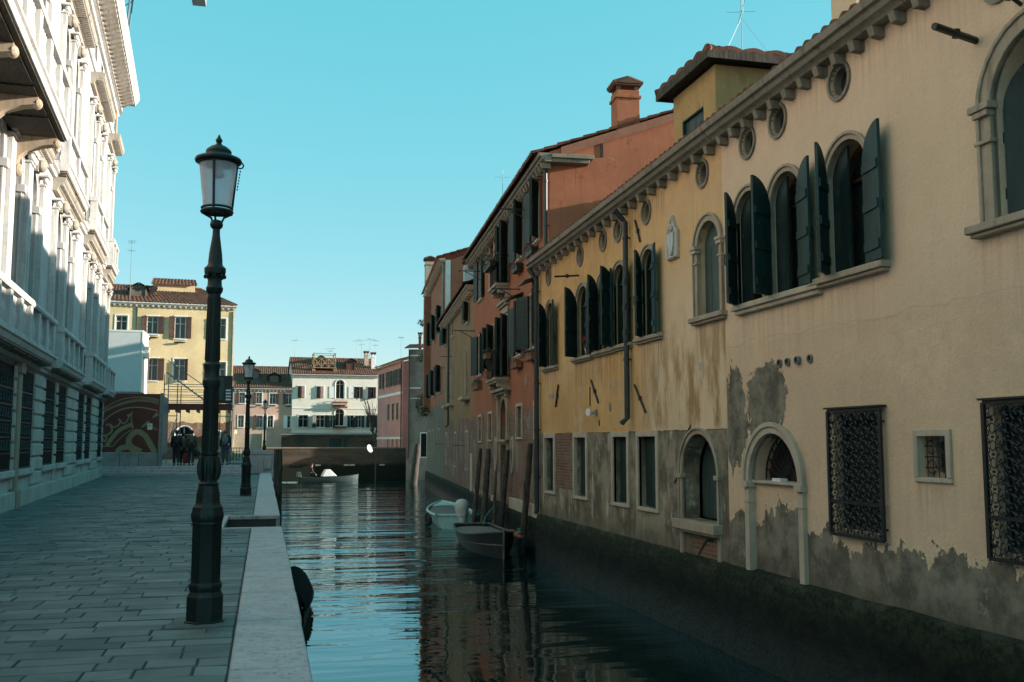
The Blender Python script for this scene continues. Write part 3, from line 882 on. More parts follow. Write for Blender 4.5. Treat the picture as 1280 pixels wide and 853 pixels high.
def person(label, loc, rz, h=1.75, stride=.16, coat='coat', legs='trousers', hat=None, arms=(0.,0.), sit=False):
    """walking figure facing +y (away from the camera); one continuous skinned body, clothes as children"""
    t = thing('person', label, 'person', loc, rz)
    k = h/1.75
    def sc_(v): return [(x*k, y*k, z*k) for x, y, z in v]
    s = stride; aL, aR = arms
    if not sit:
        legL = [(-.09,0,.92), (-.10,s*.55+.03,.50), (-.10,s*.75,.09), (-.10,s*.75+.15,.035)]
        legR = [(.09,0,.92), (.10,-s*.3+.05,.50), (.10,-s*1.0,.13), (.10,-s*1.0+.13,.035)]
        zo = 0
    else:
        legL = [(-.09,0,.92), (-.10,.40,.90), (-.10,.42,.50), (-.10,.56,.46)]
        legR = [(.09,0,.92), (.10,.40,.90), (.10,.42,.50), (.10,.56,.46)]
    armL = [(-.19,0,1.42), (-.235,-.03+aL*.3,1.15), (-.235,.08+aL,.92), (-.23,.10+aL,.80)]
    armR = [(.19,0,1.42), (.235,-.03+aR*.3,1.15), (.235,.08+aR,.92), (.23,.10+aR,.80)]
    V = [(0,0,.96), (0,.0,1.15), (0,-.01,1.38), (0,.0,1.50), (0,.015,1.56), (0,.025,1.66)]
    E = [(0,1),(1,2),(2,3),(3,4),(4,5)]; Rr = [.125,.125,.14,.055,.07,.085]
    def chain(c, at, rs):
        b = len(V)
        for p in c: V.append(p)
        E.append((at, b))
        for i in range(len(c)-1): E.append((b+i, b+i+1))
        Rr.extend(rs)
    chain(legL, 0, [.085,.06,.045,.038]); chain(legR, 0, [.085,.06,.045,.038])
    chain(armL, 2, [.055,.042,.033,.03]); chain(armR, 2, [.055,.042,.033,.03])
    # thumbs leave the side of each hand
    b = len(V); V += [(-.205, armL[3][1]+.03, .82), (.205, armR[3][1]+.03, .82)]; Rr += [.014,.014]
    E += [(6+8+3, b), (6+8+4+3, b+1)]
    skin_obj('body', M['skin'], sc_(V), E, [r*k for r in Rr], t, 2)
    # trousers
    tv = [(0,0,1.0)] + legL[:3] + legR[:3]; te = [(0,1),(1,2),(2,3),(0,4),(4,5),(5,6)]
    skin_obj('trousers', M[legs], sc_(tv), te, [r*k for r in (.145,.105,.085,.07,.105,.085,.07)], t, 1)
    for c in (legL, legR):
        p = [Vector(c[2]), Vector(c[3])]
        m = MB(); m.sphere(((p[0].x+p[1].x)/2*k, (p[0].y*.4+p[1].y*.6)*k, .045*k+(p[0].z-.09)*k*.6), (.05*k,.14*k,.05*k), 10, 6)
        m.build('shoe', M['shoes'], t)
    cv = [(0,0,.88), (0,0,1.1), (0,-.01,1.36), (0,0,1.49)] + armL[:3] + armR[:3]
    ce = [(0,1),(1,2),(2,3),(2,4),(4,5),(5,6),(2,7),(7,8),(8,9)]
    skin_obj('coat', M[coat], sc_(cv), ce, [r*k for r in (.165,.16,.175,.085,.085,.066,.055,.085,.066,.055)], t, 1)
    m = MB()
    for sx in (-1, 1): m.sphere((sx*.088*k,.03*k,1.645*k), (.016*k,.03*k,.035*k), 6, 5)
    m.sphere((0,.125*k,1.635*k), (.015*k,.03*k,.025*k), 6, 5)
    m.build('ears_and_nose', M['skin'], t)
    m = MB(); m.sphere((0,.01*k,1.685*k), (.098*k,.108*k,.105*k), 12, 8)
    m.build('woolly_hat' if hat else 'hair', M[hat or 'hair'], t)
    return t
# ------------------------------------------------------------------ right bank: five houses standing in the canal
def house(name, label, loc, ang, cat='house'):
    return thing(name, label, cat, (loc[0], loc[1], 0), R(-90-ang))

def wall(par, mat, outer, holes, shell=None, depth=.28, name='wall'):
    mb = MB(); front(mb, outer, holes, depth)
    if shell: box_shell(mb, *shell)
    o = mb.build(name, M[mat], par, ang=30)
    return o

def backing(par, u0, u1, z0, z1, y=.75):
    """dark rooms behind the open windows"""
    mb = MB(); mb.poly([(u0,y,z0),(u1,y,z0),(u1,y,z1),(u0,y,z1)])
    mb.build('interior', M['dark'], par)

def oculus(par, holes, u, z, r=.19, t=.04):
    holes.append(circle(u, z, r, r*1.02, 20))
    mb = MB(); mb.ring(circle(0,0,r,r*1.02,24), circle(0,0,r+t,(r+t)*1.02,24), -.03, .03, 0, True)
    mb.ring(circle(0,0,r-.03,None,24), circle(0,0,r+.004,None,24), .03, .16, 0, True)
    o = mb.build('oculus', M['darktrim'], par, (u,0,z))
    p = MB(); p.poly([(x,.13,zz) for x, zz in circle(0,0,r,None,20)]); p.build('pane', M['glass'], o, flat=True)

def iron_bar(par, a, b, r=.018, name='tie_anchor'):
    mb = MB(); mb.tube([a, b], r, 6); mid = [(x+y)/2 for x, y in zip(a, b)]
    mb.box(mid[0]-.03, mid[0]+.03, mid[1]-.02, mid[1]+.03, mid[2]-.04, mid[2]+.04)
    mb.build(name, M['iron'], par)

def downpipe(par, u, z1, z0, r=.05, top=None, foot=.12, m='pipe', y=-.1):
    pts = ([top] if top else []) + [(u,y,z1), (u,y,z0+.1), (u+foot*.3,y-foot,z0)]
    mb = MB(); mb.tube(spline([p for p in pts], 1) if False else pts, r, 10)
    z = z1-.3
    while z > z0+.3:
        mb.tube([(u,y,z-.025),(u,y,z+.025)], r+.014, 10); mb.box(u-.015, u+.015, y, .0, z-.012, z+.012); z -= 1.15
    mb.build('downpipe', M[m], par)

# ---- ochre yellow house with the little roof tower
yh = house('canal_house', 'ochre yellow house with a small roof tower and arched green shutters', (6.60, 23.9), 0)
H = []
for c, w, z0, zt, sh in ((1.10,.66,3.45,4.98,(48,168)), (3.62,.80,3.48,5.0,(55,170)), (5.03,.72,3.50,5.04,(52,172)), (5.93,.72,3.51,5.07,(58,170)), (7.42,.64,3.53,5.09,(40,166))):
    window(yh, H, c, z0, w, zt-z0, True, .12, 'green', 'dark', (.3,.10,.07), .085, 'trim', sh, 'green' if c < 7 else 'teal')
window(yh, H, 9.90, 3.60, .78, 1.46, True, .2, 'green', 'glass', (.2,.12,.08), .12, 'trim', None, blind='greyblind')
for sx in (-1, 1):
    mb = MB(); u = 9.9+sx*.455
    mb.box(u-.085, u+.085, -.075, .02, 4.62, 4.68); mb.box(u-.1, u+.1, -.09, .02, 4.68, 4.73); mb.build('impost', M['palestone'], yh, bevel=.006)
    mb = MB(); mb.box(u-.075, u+.075, -.06, .02, 4.44, 4.47); mb.build('impost_band', M['palestone'], yh, bevel=.006)
for c, w in ((.95,.76), (3.36,.78), (5.84,.76), (7.23,.84)):
    window(yh, H, c, .5, w, 1.25, False, .22, 'green', 'glass', (.1,.035,.07), .1, 'palestone', None, blind='green')
window(yh, H, 9.41, .43, 1.28, 1.35, True, .42, 'green', 'glass', (.13,.16,.15), .10, 'trim', None, blind='greyblind')
for sx in (-1, 1):
    mb = MB(); u = 9.41+sx*.69; mb.box(u-.055, u+.055, -.037, .03, -.13, .28)
    mb.build('door_jamb', M['trim'], yh, bevel=.008)
    mb = MB(); mb.box(u-.08, u+.08, -.07, .03, 1.08, 1.15); mb.build('impost', M['trim'], yh, bevel=.008)
for u, z in ((.92,5.66), (3.43,5.70), (4.95,5.74), (5.84,5.76), (7.34,5.79), (9.73,5.86)): oculus(yh, H, u, z)
wall(yh, 'yellow', [(0,-1.6),(10.4,-1.6),(10.4,6.2),(0,5.97)], H, (0,10.4,11.,5.97,6.2,5.6,8.5))
backing(yh, .2, 10.2, .2, 6.0, .8)
foundation(yh, -.02, 10.4, -.12, .08, seed=3.1)
mb = MB(); corbelled(mb, -.12, 5.95, 10.38, 6.18, .47); mb.build('cornice', M['darktrim'], yh, bevel=.008)
mb = MB(); tile_roof(mb, (-.1,-.30,6.15), (10.4,-.30,6.38), (10.4,5.6,8.66), (-.1,5.6,8.55)); tile_roof(mb, (10.4,11.4,6.3), (-.1,11.4,6.2), (-.1,5.6,8.55), (10.4,5.6,8.66))
ridge_tiles(mb, (-.1,5.6,8.62), (10.4,5.6,8.73)); mb.build('roof', M['tiles'], yh)
downpipe(yh, 6.49, 5.78, 2.0, .052, (6.49,-.30,6.0))
downpipe(yh, .13, 5.7, -.1, .06, (.05,-.28,5.98), .02)
for a, b in (((1.78,-.03,2.98),(1.55,-.03,2.47)), ((4.16,-.03,2.94),(4.62,-.03,2.45)), ((6.68,-.03,2.70),(7.22,-.03,2.18)), ((6.82,-.03,5.75),(7.06,-.03,5.3))): iron_bar(yh, a, b, .022)
iron_bar(yh, (3.35,-.02,5.28), (3.55,-.62,5.2), .022, 'iron_bracket')
for u, z, w, h in ((7.70,2.84,.16,.13), (9.55,2.83,.17,.13), (3.38,2.76,.15,.14), (5.46,2.80,.22,.13), (1.24,2.73,.16,.13), (1.02,2.74,.08,.11)):
    mb = MB(); mb.box(u-w/2, u+w/2, -.006, .01, z-h/2, z+h/2); mb.build('filled_beam_hole', M['palestone' if u > 3 else 'brick'], yh)
mb = MB(); mb.prism(circle(5.28,2.34,.055,.09,16), -.012, .01); mb.build('vent_cover', M['copper'], yh)
for a_ in ((4.02,4.05,2.4,2.8), (4.6,4.63,1.98,2.1)):
    mb = MB(); mb.box(a_[0],a_[1],-.018,.0,a_[2],a_[3]); mb.build('iron_pin', M['iron'], yh)
for pts_ in ([(8.40,.98),(8.52,1.05),(8.62,1.22),(8.66,1.42),(8.74,1.50),(8.80,1.66),(8.95,1.80),(9.12,1.92)], [(9.28,-.12),(9.42,.0),(9.52,.10),(9.66,.16),(9.85,.18)]):
    mb = MB(); k_ = len(pts_); lo_ = [(x_+.012*(-1)**i_, z_-.02-.012*(i_%3)) for i_, (x_, z_) in enumerate(pts_)]; hi_ = [(x_-.01, z_+.012+.01*(i_%2)) for i_, (x_, z_) in enumerate(pts_)]
    mb.prism(lo_+hi_[::-1], -.006, .004); mb.build('plaster_crack', M['dark'], yh)
# stone relief plaque with pointed top
mb = MB()
mb.prism([(-.22,-.32),(.22,-.32),(.22,.14),(.13,.22),(0,.44),(-.13,.22),(-.22,.14)], -.05, .01)
mb.build('stone_plaque', M['palestone'], yh, (8.57,0,5.02), bevel=.01)
plq = [o for o in COL.objects if o.name.startswith('stone_plaque')][0]
mb = MB(); mb.prism([(-.12,.12),(-.13,-.02),(-.07,-.2),(0,-.26),(.07,-.2),(.13,-.02),(.12,.12)], -.085, -.049); mb.sphere((0,-.06,.22), (.06,.03,.07), 10, 6)
mb.tube([(-.19,-.055,-.29),(-.19,-.055,.13),(-.11,-.055,.21),(0,-.055,.39),(.11,-.055,.21),(.19,-.055,.13),(.19,-.055,-.29)], .02, 6, closed=True)
mb.build('shield_relief', M['stone'], plq)
# roof tower
mb = MB(); TH = [[(7.62,6.2),(8.52,6.2),(8.52,7.42),(7.62,7.42)]]
front(mb, [(7.24,5.9),(9.0,5.9),(9.0,7.98),(7.24,7.98)], TH, .2, .6)
for u in (7.24, 9.0): mb.poly([(u,.6,5.9),(u,2.2,5.9),(u,2.2,7.98),(u,.6,7.98)])
mb.poly([(7.24,2.2,5.9),(9.0,2.2,5.9),(9.0,2.2,7.98),(7.24,2.2,7.98)])
tw = mb.build('roof_tower', M['tower'], yh)
mb = MB()
for i in range(6): mb.box(7.63+i*.148, 7.63+i*.148+.143, .66+.004*(i%2), .72, 6.2, 7.41)
mb.box(7.60, 7.64, .61, .7, 6.2, 7.44); mb.box(8.50, 8.54, .61, .7, 6.2, 7.44); mb.box(7.6, 8.54, .61, .7, 7.40, 7.44)
mb.build('closed_shutter', M['teal'], tw)
mb = MB(); o_ = .25
a, b, c, d = (7.24-o_,.6-o_,8.13), (9.0+o_,.6-o_,8.13), (9.0+o_,2.2+o_,8.13), (7.24-o_,2.2+o_,8.13)
p, q = (8.0,1.6,8.50), (8.24,1.6,8.50)
tile_roof(mb, a, b, q, p); tile_roof(mb, b, c, q, q); tile_roof(mb, c, d, p, q); tile_roof(mb, d, a, p, p)
ridge_tiles(mb, b, q, 0, .07); ridge_tiles(mb, a, p, 0, .07)
mb.build('tower_roof', M['tiles'], tw)
mb = MB(); e0, e1 = 7.99, 8.15
mb.box(7.24-o_, 9.0+o_, .6-o_, .6-o_+.05, e0, e1); mb.box(7.24-o_, 9.0+o_, 2.2+o_-.05, 2.2+o_, e0, e1)
mb.box(7.24-o_, 7.24-o_+.05, .6-o_+.05, 2.2+o_-.05, e0, e1); mb.box(9.0+o_-.05, 9.0+o_, .6-o_+.05, 2.2+o_-.05, e0, e1)
mb.box(7.24-o_+.05, 9.0+o_-.05, .6-o_+.05, 2.2+o_-.05, e0+.04, e0+.09)
mb.build('eaves_board', M['eaves'], tw)

# ---- cream house
ch = house('canal_house', 'cream house nearest the camera with wrought iron window grilles and peeling grey plaster foot', (6.60, 13.5), 0)
H = []
window(ch, H, .84, 3.60, .76, 1.60, True, .26, 'warmwood', 'curtain', None, .09, 'trim', (46,None), 'teal', fold=True)
window(ch, H, 1.88, 3.60, .80, 1.60, True, .26, 'warmwood', 'curtain', None, .09, 'trim', (62,170), 'teal', fold=True)
mb = MB(); mb.box(.42,2.74,-.12,.04,3.52,3.599); mb.box(.46,2.70,-.08,.03,3.46,3.52); mb.build('sill', M['palestone'], ch, bevel=.012)
window(ch, H, 3.31, 3.64, .84, 1.56, True, .28, 'warmwood', 'curtain', (.34,.13,.08), .09, 'trim', (46,170), 'teal', fold=True)
for cu in (6.32, 9.6):
    window(ch, H, cu, 3.70, 1.2, 1.68, True, .42, 'warmwood', 'glass', (.30,.14,.08), .16, 'trim', None)
    for sx in (-1, 1):
        mb = MB(); u = cu+sx*.685; mb.box(u-.10, u+.10, -.085, .02, 4.72, 4.78); mb.box(u-.14, u+.14, -.105, .02, 4.78, 4.85); mb.build('impost', M['trim'], ch, bevel=.008)
        mb = MB(); mb.box(u-.11, u+.11, -.07, .02, 4.46, 4.50); mb.build('impost_band', M['trim'], ch, bevel=.008)
    link('shutter', shutter_mesh(.56, 1.6, True, M['green']), ch, (cu-.58,.10,3.72), (0,0,R(38)))
# arched water door, walled up below the lunette
H.append(shift(arch_path(1.33, 1.9, 0, 18), 1.385, -.13))
mb = MB(); mb.ring(arch_path(1.33,1.9,0,18,z0=1.24), arch_path(1.33,1.9,.13,18,z0=1.24), -.06, .05)
mb.ring(arch_path(1.33,1.9,.09,18,z0=1.24), arch_path(1.33,1.9,.15,18,z0=1.24), -.085, -.058)
for sx in (-1, 1):
    x = sx*.72; mb.box(x-.06, x+.06, -.06, .05, 0.02, 1.16); mb.box(x-.085, x+.085, -.1, .05, 1.16, 1.24); mb.box(x-.07, x+.07, -.075, .05, .95, .98)
dr = mb.build('water_door', M['palestone'], ch, (1.385,0,-.13), bevel=.008)
mb = MB(); mb.box(.70,2.07,.05,.2,-.14,1.09); mb.build('infill', M['cream'], ch)
mb = MB(); mb.box(-.664,.664,-.01,.28,1.22,1.26); mb.build('ledge', M['palestone'], dr, bevel=.006)
mb = MB()
for i in range(1, 12):
    a = pi*i/12; mb.tube([(.1*cos(a),.2,1.27+.1*sin(a)),(.64*cos(a),.2,1.25+.64*sin(a))], .011, 5)
for r_ in (.1, .19, .62): mb.tube([(r_*cos(pi*i/20),.2,1.27+r_*sin(pi*i/20)) for i in range(21)], .012, 5)
for i in range(11):
    a = pi*(i+.5)/12+.13; mb.tube([(.5*cos(a)+.05*cos(t),.2,1.25+.5*sin(a)+.05*sin(t)) for t in [k*.9 for k in range(7)]], .007, 4)
mb.build('fan_grille', M['iron'], dr)
mb = MB(); mb.poly([(x,.279,z) for x, z in arch_path(1.33,1.9,0,18,z0=1.2)]); mb.build('pane', M['dark'], dr)
mb = MB(); mb.box(-.13,.1,.02,.12,1.26,1.30); mb.build('paper_bundle', M['litter'], dr)

def scroll_grille(mb, w, h, nx, nz, y=-.05, dense=True):
    f = .022
    for x in (-w/2, w/2): mb.box(x-f, x+f, y-.016, y+.016, 0, h)
    for z in (0, h, h*.265) : mb.box(-w/2, w/2, y-.012, y+.012, z-f*.8, z+f*.8)
    cw = w/nx; chh = h/nz
    for i in range(nx):
        for j in range(nz):
            cx = -w/2+cw*(i+.5); cz = chh*(j+.5); r = min(cw, chh)*.27
            for sx in (-1, 1):
                for sz in (-1, 1):
                    pts = []
                    for k in range(9):
                        t = k/8*1.55*pi; rr = r*(1-.55*k/8)
                        pts.append((cx+sx*(cw*.47-rr*sin(t)*.95-.02), y, cz+sz*(chh*.5-r*.95+ -r*.0 + rr*cos(t)*.9)))
                    mb.tube(pts, .0085, 4)
            mb.tube([(cx+cw*.2*cos(a)*.9, y, cz+chh*.3*sin(a)) for a in [k*pi/5 for k in range(10)]], .007, 4, closed=True)
            mb.sphere((cx-cw*.5, y, cz), .016, 6, 4); mb.sphere((cx, y, cz-chh*.5), .016, 6, 4)

for gi, gu in enumerate((3.33, 6.0, 8.7)):
    w_ = window(ch, H, gu, .64, .92, 1.34, False, .13, 'pipe', 'dark', (.0,.02,.04), 0, 'trim', None, mull=False)
    mb = MB(); scroll_grille(mb, 1.04, 1.44, 5, 9, -.065)
    for x in (-.5, .5):
        for z in (.12, 1.3): mb.box(x-.012, x+.012, -.06, .02, z-.012, z+.012)
    gr = mb.build('wrought_iron_grille', M['iron'], w_, (0,0,-.06))
    mb = MB(); mb.box(-.56,.56,-.10,.02,1.40,1.42); mb.build('drip_ledge', M['iron'], w_)
    mb = MB()
    for k in range(5): mb.sphere((-.2+.11*k+rnd.uniform(-.03,.03), .2, .2+rnd.uniform(-.06,.1)), (.09,.05,.08), 8, 6)
    mb.build('white_bags', M['litter'], w_)
w_ = window(ch, H, 4.65, 1.29, .44, .42, False, .2, 'palestone', 'glass', (.07,.03,.05), .07, 'palestone', None, mull=False)
mb = MB()
for i in range(-2, 3): mb.tube([(i*.09,.06,0),(i*.09,.06,.42)], .007, 4)
for a in (.1, .21, .32): mb.tube([(-.22,.06,a),(.22,.06,a)], .007, 4)
for sx in (-1, 1):
    for sz in (-1, 1): mb.tube([(sx*.11+.07*cos(t),.055,.21+sz*.1+.07*sin(t)) for t in [k*.8 for k in range(8)]], .008, 4)
mb.build('wrought_iron_grille', M['iron'], w_)
mb = MB(); mb.prism([(.08,.03),(.2,.03),(.18,.16),(.12,.12)], .12, .14); mb.build('yellow_notice', M['signyellow'], w_)
for u, z in ((.85,5.91), (1.72,5.95), (3.20,5.97), (5.9,6.0), (8.4,6.04)): oculus(ch, H, u, z, .20, .042)
UE = 19.
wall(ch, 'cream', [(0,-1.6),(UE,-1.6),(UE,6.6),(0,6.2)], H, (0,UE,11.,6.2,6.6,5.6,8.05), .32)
backing(ch, .2, UE-.2, .2, 6.1, .85)
foundation(ch, 0, UE, -.13, .10, seed=7.7)
mb = MB(); corbelled(mb, 0, 6.18, UE, 6.58, .385); mb.build('cornice', M['darktrim'], ch, bevel=.008)
mb = MB(); tile_roof(mb, (0,-.30,6.38), (UE,-.30,6.78), (UE,5.6,8.25), (0,5.6,8.12)); tile_roof(mb, (UE,11.4,6.6), (0,11.4,6.4), (0,5.6,8.12), (UE,5.6,8.25)); mb.build('roof', M['tiles'], ch)
for i, u in enumerate((1.6,1.81,2.08,2.36)):
    mb = MB(); mb.ring(circle(0,0,.04,None,14), circle(0,0,.055,None,14), -.03-.02*(i==2), .04, 0, True); mb.poly([(x,.0,z) for x, z in circle(0,0,.04,None,14)], 1)
    mb.build('vent_pipe', [M['copper'], M['dark']], ch, (u,0,2.69))
iron_bar(ch, (5.55,.0,5.52), (5.75,-.62,5.52), .035, 'iron_bracket')
iron_bar(ch, (6.15,.0,5.62), (6.2,-.3,5.74), .02, 'iron_bracket')
chimney(ch, 1.55, 1.5, 6.6, 8.6, .6, .7, 'cream')

# ---- brick red house
A2 = 4.3
rh = house('canal_house', 'tall brick red house with flower boxes, balconies and bare brick ground floor', (6.92, 24.0), A2)
H = []
def flatwin(par, c, z0, h, sh, w=1.0, m='teal', sill=True, louvre=True, frame='whitewood', sur=.07):
    return window(par, H, c, z0, w, h, False, .2, frame, 'glass', (.1,.08,.07) if sill else None, sur, 'palestone', sh, m, louvre)
flatwin(rh, -1.78, 7.08, 1.56, (172,148)); flatwin(rh, -4.25, 7.08, 1.56, (170,146))
flatwin(rh, -6.9, 6.68, 1.96, (35,146), sill=False); flatwin(rh, -9.98, 7.08, 1.66, None, sur=.1); flatwin(rh, -12.85, 7.08, 1.56, (172,176))
flatwin(rh, -2.12, 4.23, 1.48, (150,162), m='green'); flatwin(rh, -4.4, 4.22, 1.48, (168,150), m='green')
flatwin(rh, -6.95, 3.72, 1.95, (35,152), sill=False, m='green'); flatwin(rh, -9.98, 4.22, 1.46, (35,150), m='green'); flatwin(rh, -12.85, 4.2, 1.5, (160,170), m='green')
for c, w, z0, zt in ((-1.75,.62,1.8,2.68), (-4.45,.85,1.8,2.7), (-10.35,.8,1.74,2.64), (-13.0,.8,1.7,2.6)):
    window(rh, H, c, z0, w, zt-z0, False, .3, 'palestone', 'dark', (.09,.04,.07), .09, 'palestone', None, mull=False)
# arched balcony portal above the water door
window(rh, H, -7.35, 1.74, 1.25, 1.3, True, .4, 'green', 'dark', (.2,.12,.08), .15, 'trim', None)
window(rh, H, -7.35, -.15, 1.3, 1.72, False, .5, 'greywood', 'dark', None, .1, 'trim', None, blind='greywood', name='water_door')
for u in (-5.65, -9.0):
    H.append(shift(circle(0,0,.16,.46,22), u, 1.26))
    mb = MB(); mb.ring(circle(0,0,.16,.46,24), circle(0,0,.27,.57,24), -.04, .04, 0, True)
    o = mb.build('oval_window', M['palestone'], rh, (u,0,1.26)); p = MB(); p.poly([(x,.2,z) for x, z in circle(0,0,.16,.46,22)]); p.build('pane', M['dark'], o)
for sx in (-1, 1):
    mb = MB(); u = -7.35+sx*.95; mb.box(u-.12, u+.12, -.08, .03, 1.72, 3.08); mb.box(u-.16, u+.16, -.13, .03, 3.08, 3.18); mb.build('portal_pilaster', M['trim'], rh, bevel=.01)
mb = MB()
mb.box(-8.6,-6.1,-.16,.03,3.18,3.26); mb.box(-8.75,-5.95,-.26,.03,3.26,3.36)
mb.build('portal_frame', M['trim'], rh, bevel=.01)
mb = MB(); mb.ring(circle(0,0,.055,.15,16), circle(0,0,.085,.19,16), -.03, .02, 0, True); mb.build('oval_plaque', M['palestone'], rh, (-3.2,0,3.4))
wl = wall(rh, 'red', [(-15.1,-1.6),(0,-1.6),(0,8.78),(-15.1,8.78)], H, (-15.1,0,14.,9.08,9.08,9.2,12.3))
backing(rh, -15, -.1, .2, 8.7, .8)
foundation(rh, -15.1, 0, -.3, .1, seed=12.)
for i in range(17):
    u = -5.9+i*.66 if i < 9 else -14.9+(i-9)*.75
    if u > -.5 or (i > 8 and i % 3 == 0): continue
    mb = MB(); mb.box(u, u+.64, -.09, .02, -.34, -.02+.01*(i%3) if i < 9 else -.14); mb.build('base_stone', M['palestone'], rh, bevel=.015)
mb = MB(); corbelled(mb, -15.2, 8.74, .3, 8.74, .36, ch=.15, cp=.27)
mb.sweep([(0,0),(0,.24),(-.001,.24),(-.001,0)], .0, 8.74, .01, 8.74)
mb.build('cornice', M['darktrim'], rh, bevel=.008)
mb = MB(); mb.box(.0,.28,.0,1.0,8.74,8.84); mb.box(.0,.34,0,1.1,8.84,8.95); mb.build('cornice_return', M['darktrim'], rh, bevel=.01)
mb = MB(); tile_roof(mb, (-15.3,-.48,8.97), (.1,-.48,8.97), (.1,9.2,12.38), (-15.3,9.2,12.38)); tile_roof(mb, (.1,14.3,8.9), (-15.3,14.3,8.9), (-15.3,9.2,12.38), (.1,9.2,12.38)); rf = mb.build('roof', M['tiles'], rh)
mb = MB(); mb.sweep([(-.0,.0),(.0,.0)], 0, 0, 0, 0) if False else None
k = MB(); k.add([(.0,.3,8.98),(.07,.3,8.98),(.07,9.2,12.14),(.0,9.2,12.14),(.0,.3,9.20),(.07,.3,9.20),(.07,9.2,12.36),(.0,9.2,12.36)],
    [(0,3,2,1),(4,5,6,7),(0,1,5,4),(1,2,6,5),(2,3,7,6),(3,0,4,7)]); k.build('verge', M['pot'], rh)
chimney(rh, -.30, 2.12, 8.9, 10.85, .58, .62, 'red')
downpipe(rh, -.02, 8.6, 6.25, .05, None, .1)
for x, z in ((2.4,.0),): pass
mb = MB(); mb.box(.0,.02,1.35,1.42,9.0,9.38) ; mb.build('iron_pin', M['iron'], rh)
# stone balconies
def balcony(par, u, z, w, pr, h=.9, leafc=None):
    mb = MB(); mb.box(u-w/2, u+w/2, -pr, .02, z-.1, z); mb.box(u-w/2+.04, u+w/2-.04, -pr+.05, .02, z-.17, z-.1)
    for x in (u-w/2+.14, u+w/2-.14):
        mb.M = Matrix.Translation((x,0,z-.17)); mb.prism([(-.07,-.28),(.07,-.28),(.07,0),(-.07,0)], -.12, .02); mb.prism([(-.07,-.14),(.07,-.14),(.07,0),(-.07,0)], -pr*.8, -.121); mb.M = None
    b = mb.build('balcony', M['trim'], par, bevel=.012)
    r = MB()
    def run(a, c):
        n = max(2, int((Vector(c)-Vector(a)).length/.11))
        for i in range(n+1):
            p = Vector(a).lerp(Vector(c), i/n); r.tube([p, p+Vector((0,0,h))], .008, 4)
        for dz in (.05, h): r.tube([Vector(a)+Vector((0,0,dz)), Vector(c)+Vector((0,0,dz))], .015, 5)
    run((u-w/2+.04,-.02,z), (u-w/2+.04,-pr+.05,z)); run((u-w/2+.04,-pr+.05,z), (u+w/2-.04,-pr+.05,z)); run((u+w/2-.04,-pr+.05,z), (u+w/2-.04,-.02,z))
    r.build('railing', M['iron'], b)
    return b
balcony(rh, -6.95, 6.66, 1.45, .46)
balcony(rh, -7.2, 3.68, 1.9, .48)
mb = MB(); mb.box(-7.75,-6.15,-.20,.03,6.06,6.14); mb.box(-7.7,-6.2,-.14,.03,5.98,6.06); mb.box(-7.6,-6.3,-.07,.03,5.75,5.98); mb.build('door_hood', M['trim'], rh, bevel=.01)
for u, z in ((-1.9,6.02), (-4.3,5.92)):
    mb = MB(); mb.add([(u-.55,-.42,z-.1),(u+.55,-.42,z-.1),(u+.55,0,z+.06),(u-.55,0,z+.06),(u-.55,-.42,z-.07),(u+.55,-.42,z-.07),(u+.55,0,z+.09),(u-.55,0,z+.09)], [(0,3,2,1),(4,5,6,7),(0,1,5,4),(1,2,6,5),(2,3,7,6),(3,0,4,7)]); mb.build('window_canopy', M['pipe'], rh)
for u, z in ((-2.75,8.2), (-13.1,8.2), (-4.3,6.16), (-14.6,6.05)):
    mb = MB(); mb.tube([(u,.0,z),(u-.1,-.85,z+.02)], .02, 5); mb.tube([(u,.0,z-.32),(u-.08,-.6,z)], .016, 5); mb.build('iron_bracket', M['iron'], rh)
bpy.context.view_layer.update()
def on(bld, u, y, z): return tuple(bld.matrix_world @ Vector((u, y, z)))
RZ2 = R(-90-A2); gp = 'planter boxes on the brick red house'
planter(on(rh,-1.9,-.02,6.72), RZ2, .95, 'planter of dry reddish plants below the nearest top floor window of the red house', gp, 'reddry', 'iron', 150, (1.1,1.2,1.1), seed=21)
planter(on(rh,-4.15,-.02,6.66), RZ2, .9, 'drooping dry reddish planter under the second top floor window of the red house', gp, 'reddry', 'iron', 130, (1.,1.2,1.2), seed=22)
planter(on(rh,-1.95,-.02,3.86), RZ2, .9, 'terracotta trough of low green plants under the middle window next to the yellow house', gp, 'leaf', 'pot', 120, (1.,1.,.8), seed=23)
planter(on(rh,-4.3,-.02,3.82), RZ2, .95, 'nearly bare brown trough under the second middle floor window of the red house', gp, 'reddry', 'pot', 40, (.9,.9,.4), seed=24)
planter(on(rh,-6.95,-.44,7.2), RZ2, 1.5, 'mass of dusty grey plants over the upper balcony railing of the red house', gp, 'dryleaf', 'iron', 420, (1.1,1.9,2.4), seed=25)
planter(on(rh,-9.98,-.02,4.28), RZ2, 1.15, 'dark slatted trough with red geraniums beside the lower balcony of the red house', gp, 'leaf', 'pipe', 200, (1.,1.1,1.2), flowers='flower', seed=26)
planter(on(rh,-7.25,-.47,4.32), RZ2, .6, 'round terracotta pot with green plants hung on the lower balcony rail', gp, 'leaf', 'pot', 90, (1.,1.,1.), seed=27)
planter(on(rh,-7.1,-.47,3.72), RZ2, .55, 'small terracotta pot standing on the lower balcony slab behind the bars', gp, 'leaf', 'pot', 50, (.8,.8,.7), hang=False, seed=28)
planter(on(rh,-9.4,-.5,3.45), RZ2, 1.3, 'long trough with yellowish green plants hanging left below the lower balcony', gp, 'dryleaf', 'pot', 120, (1.,1.,.8), seed=29)
planter(on(rh,-12.85,-.02,3.75), RZ2, .9, 'dark trough below the farthest middle window of the red house', gp, 'leaf', 'pipe', 60, (.9,.9,.6), seed=30)
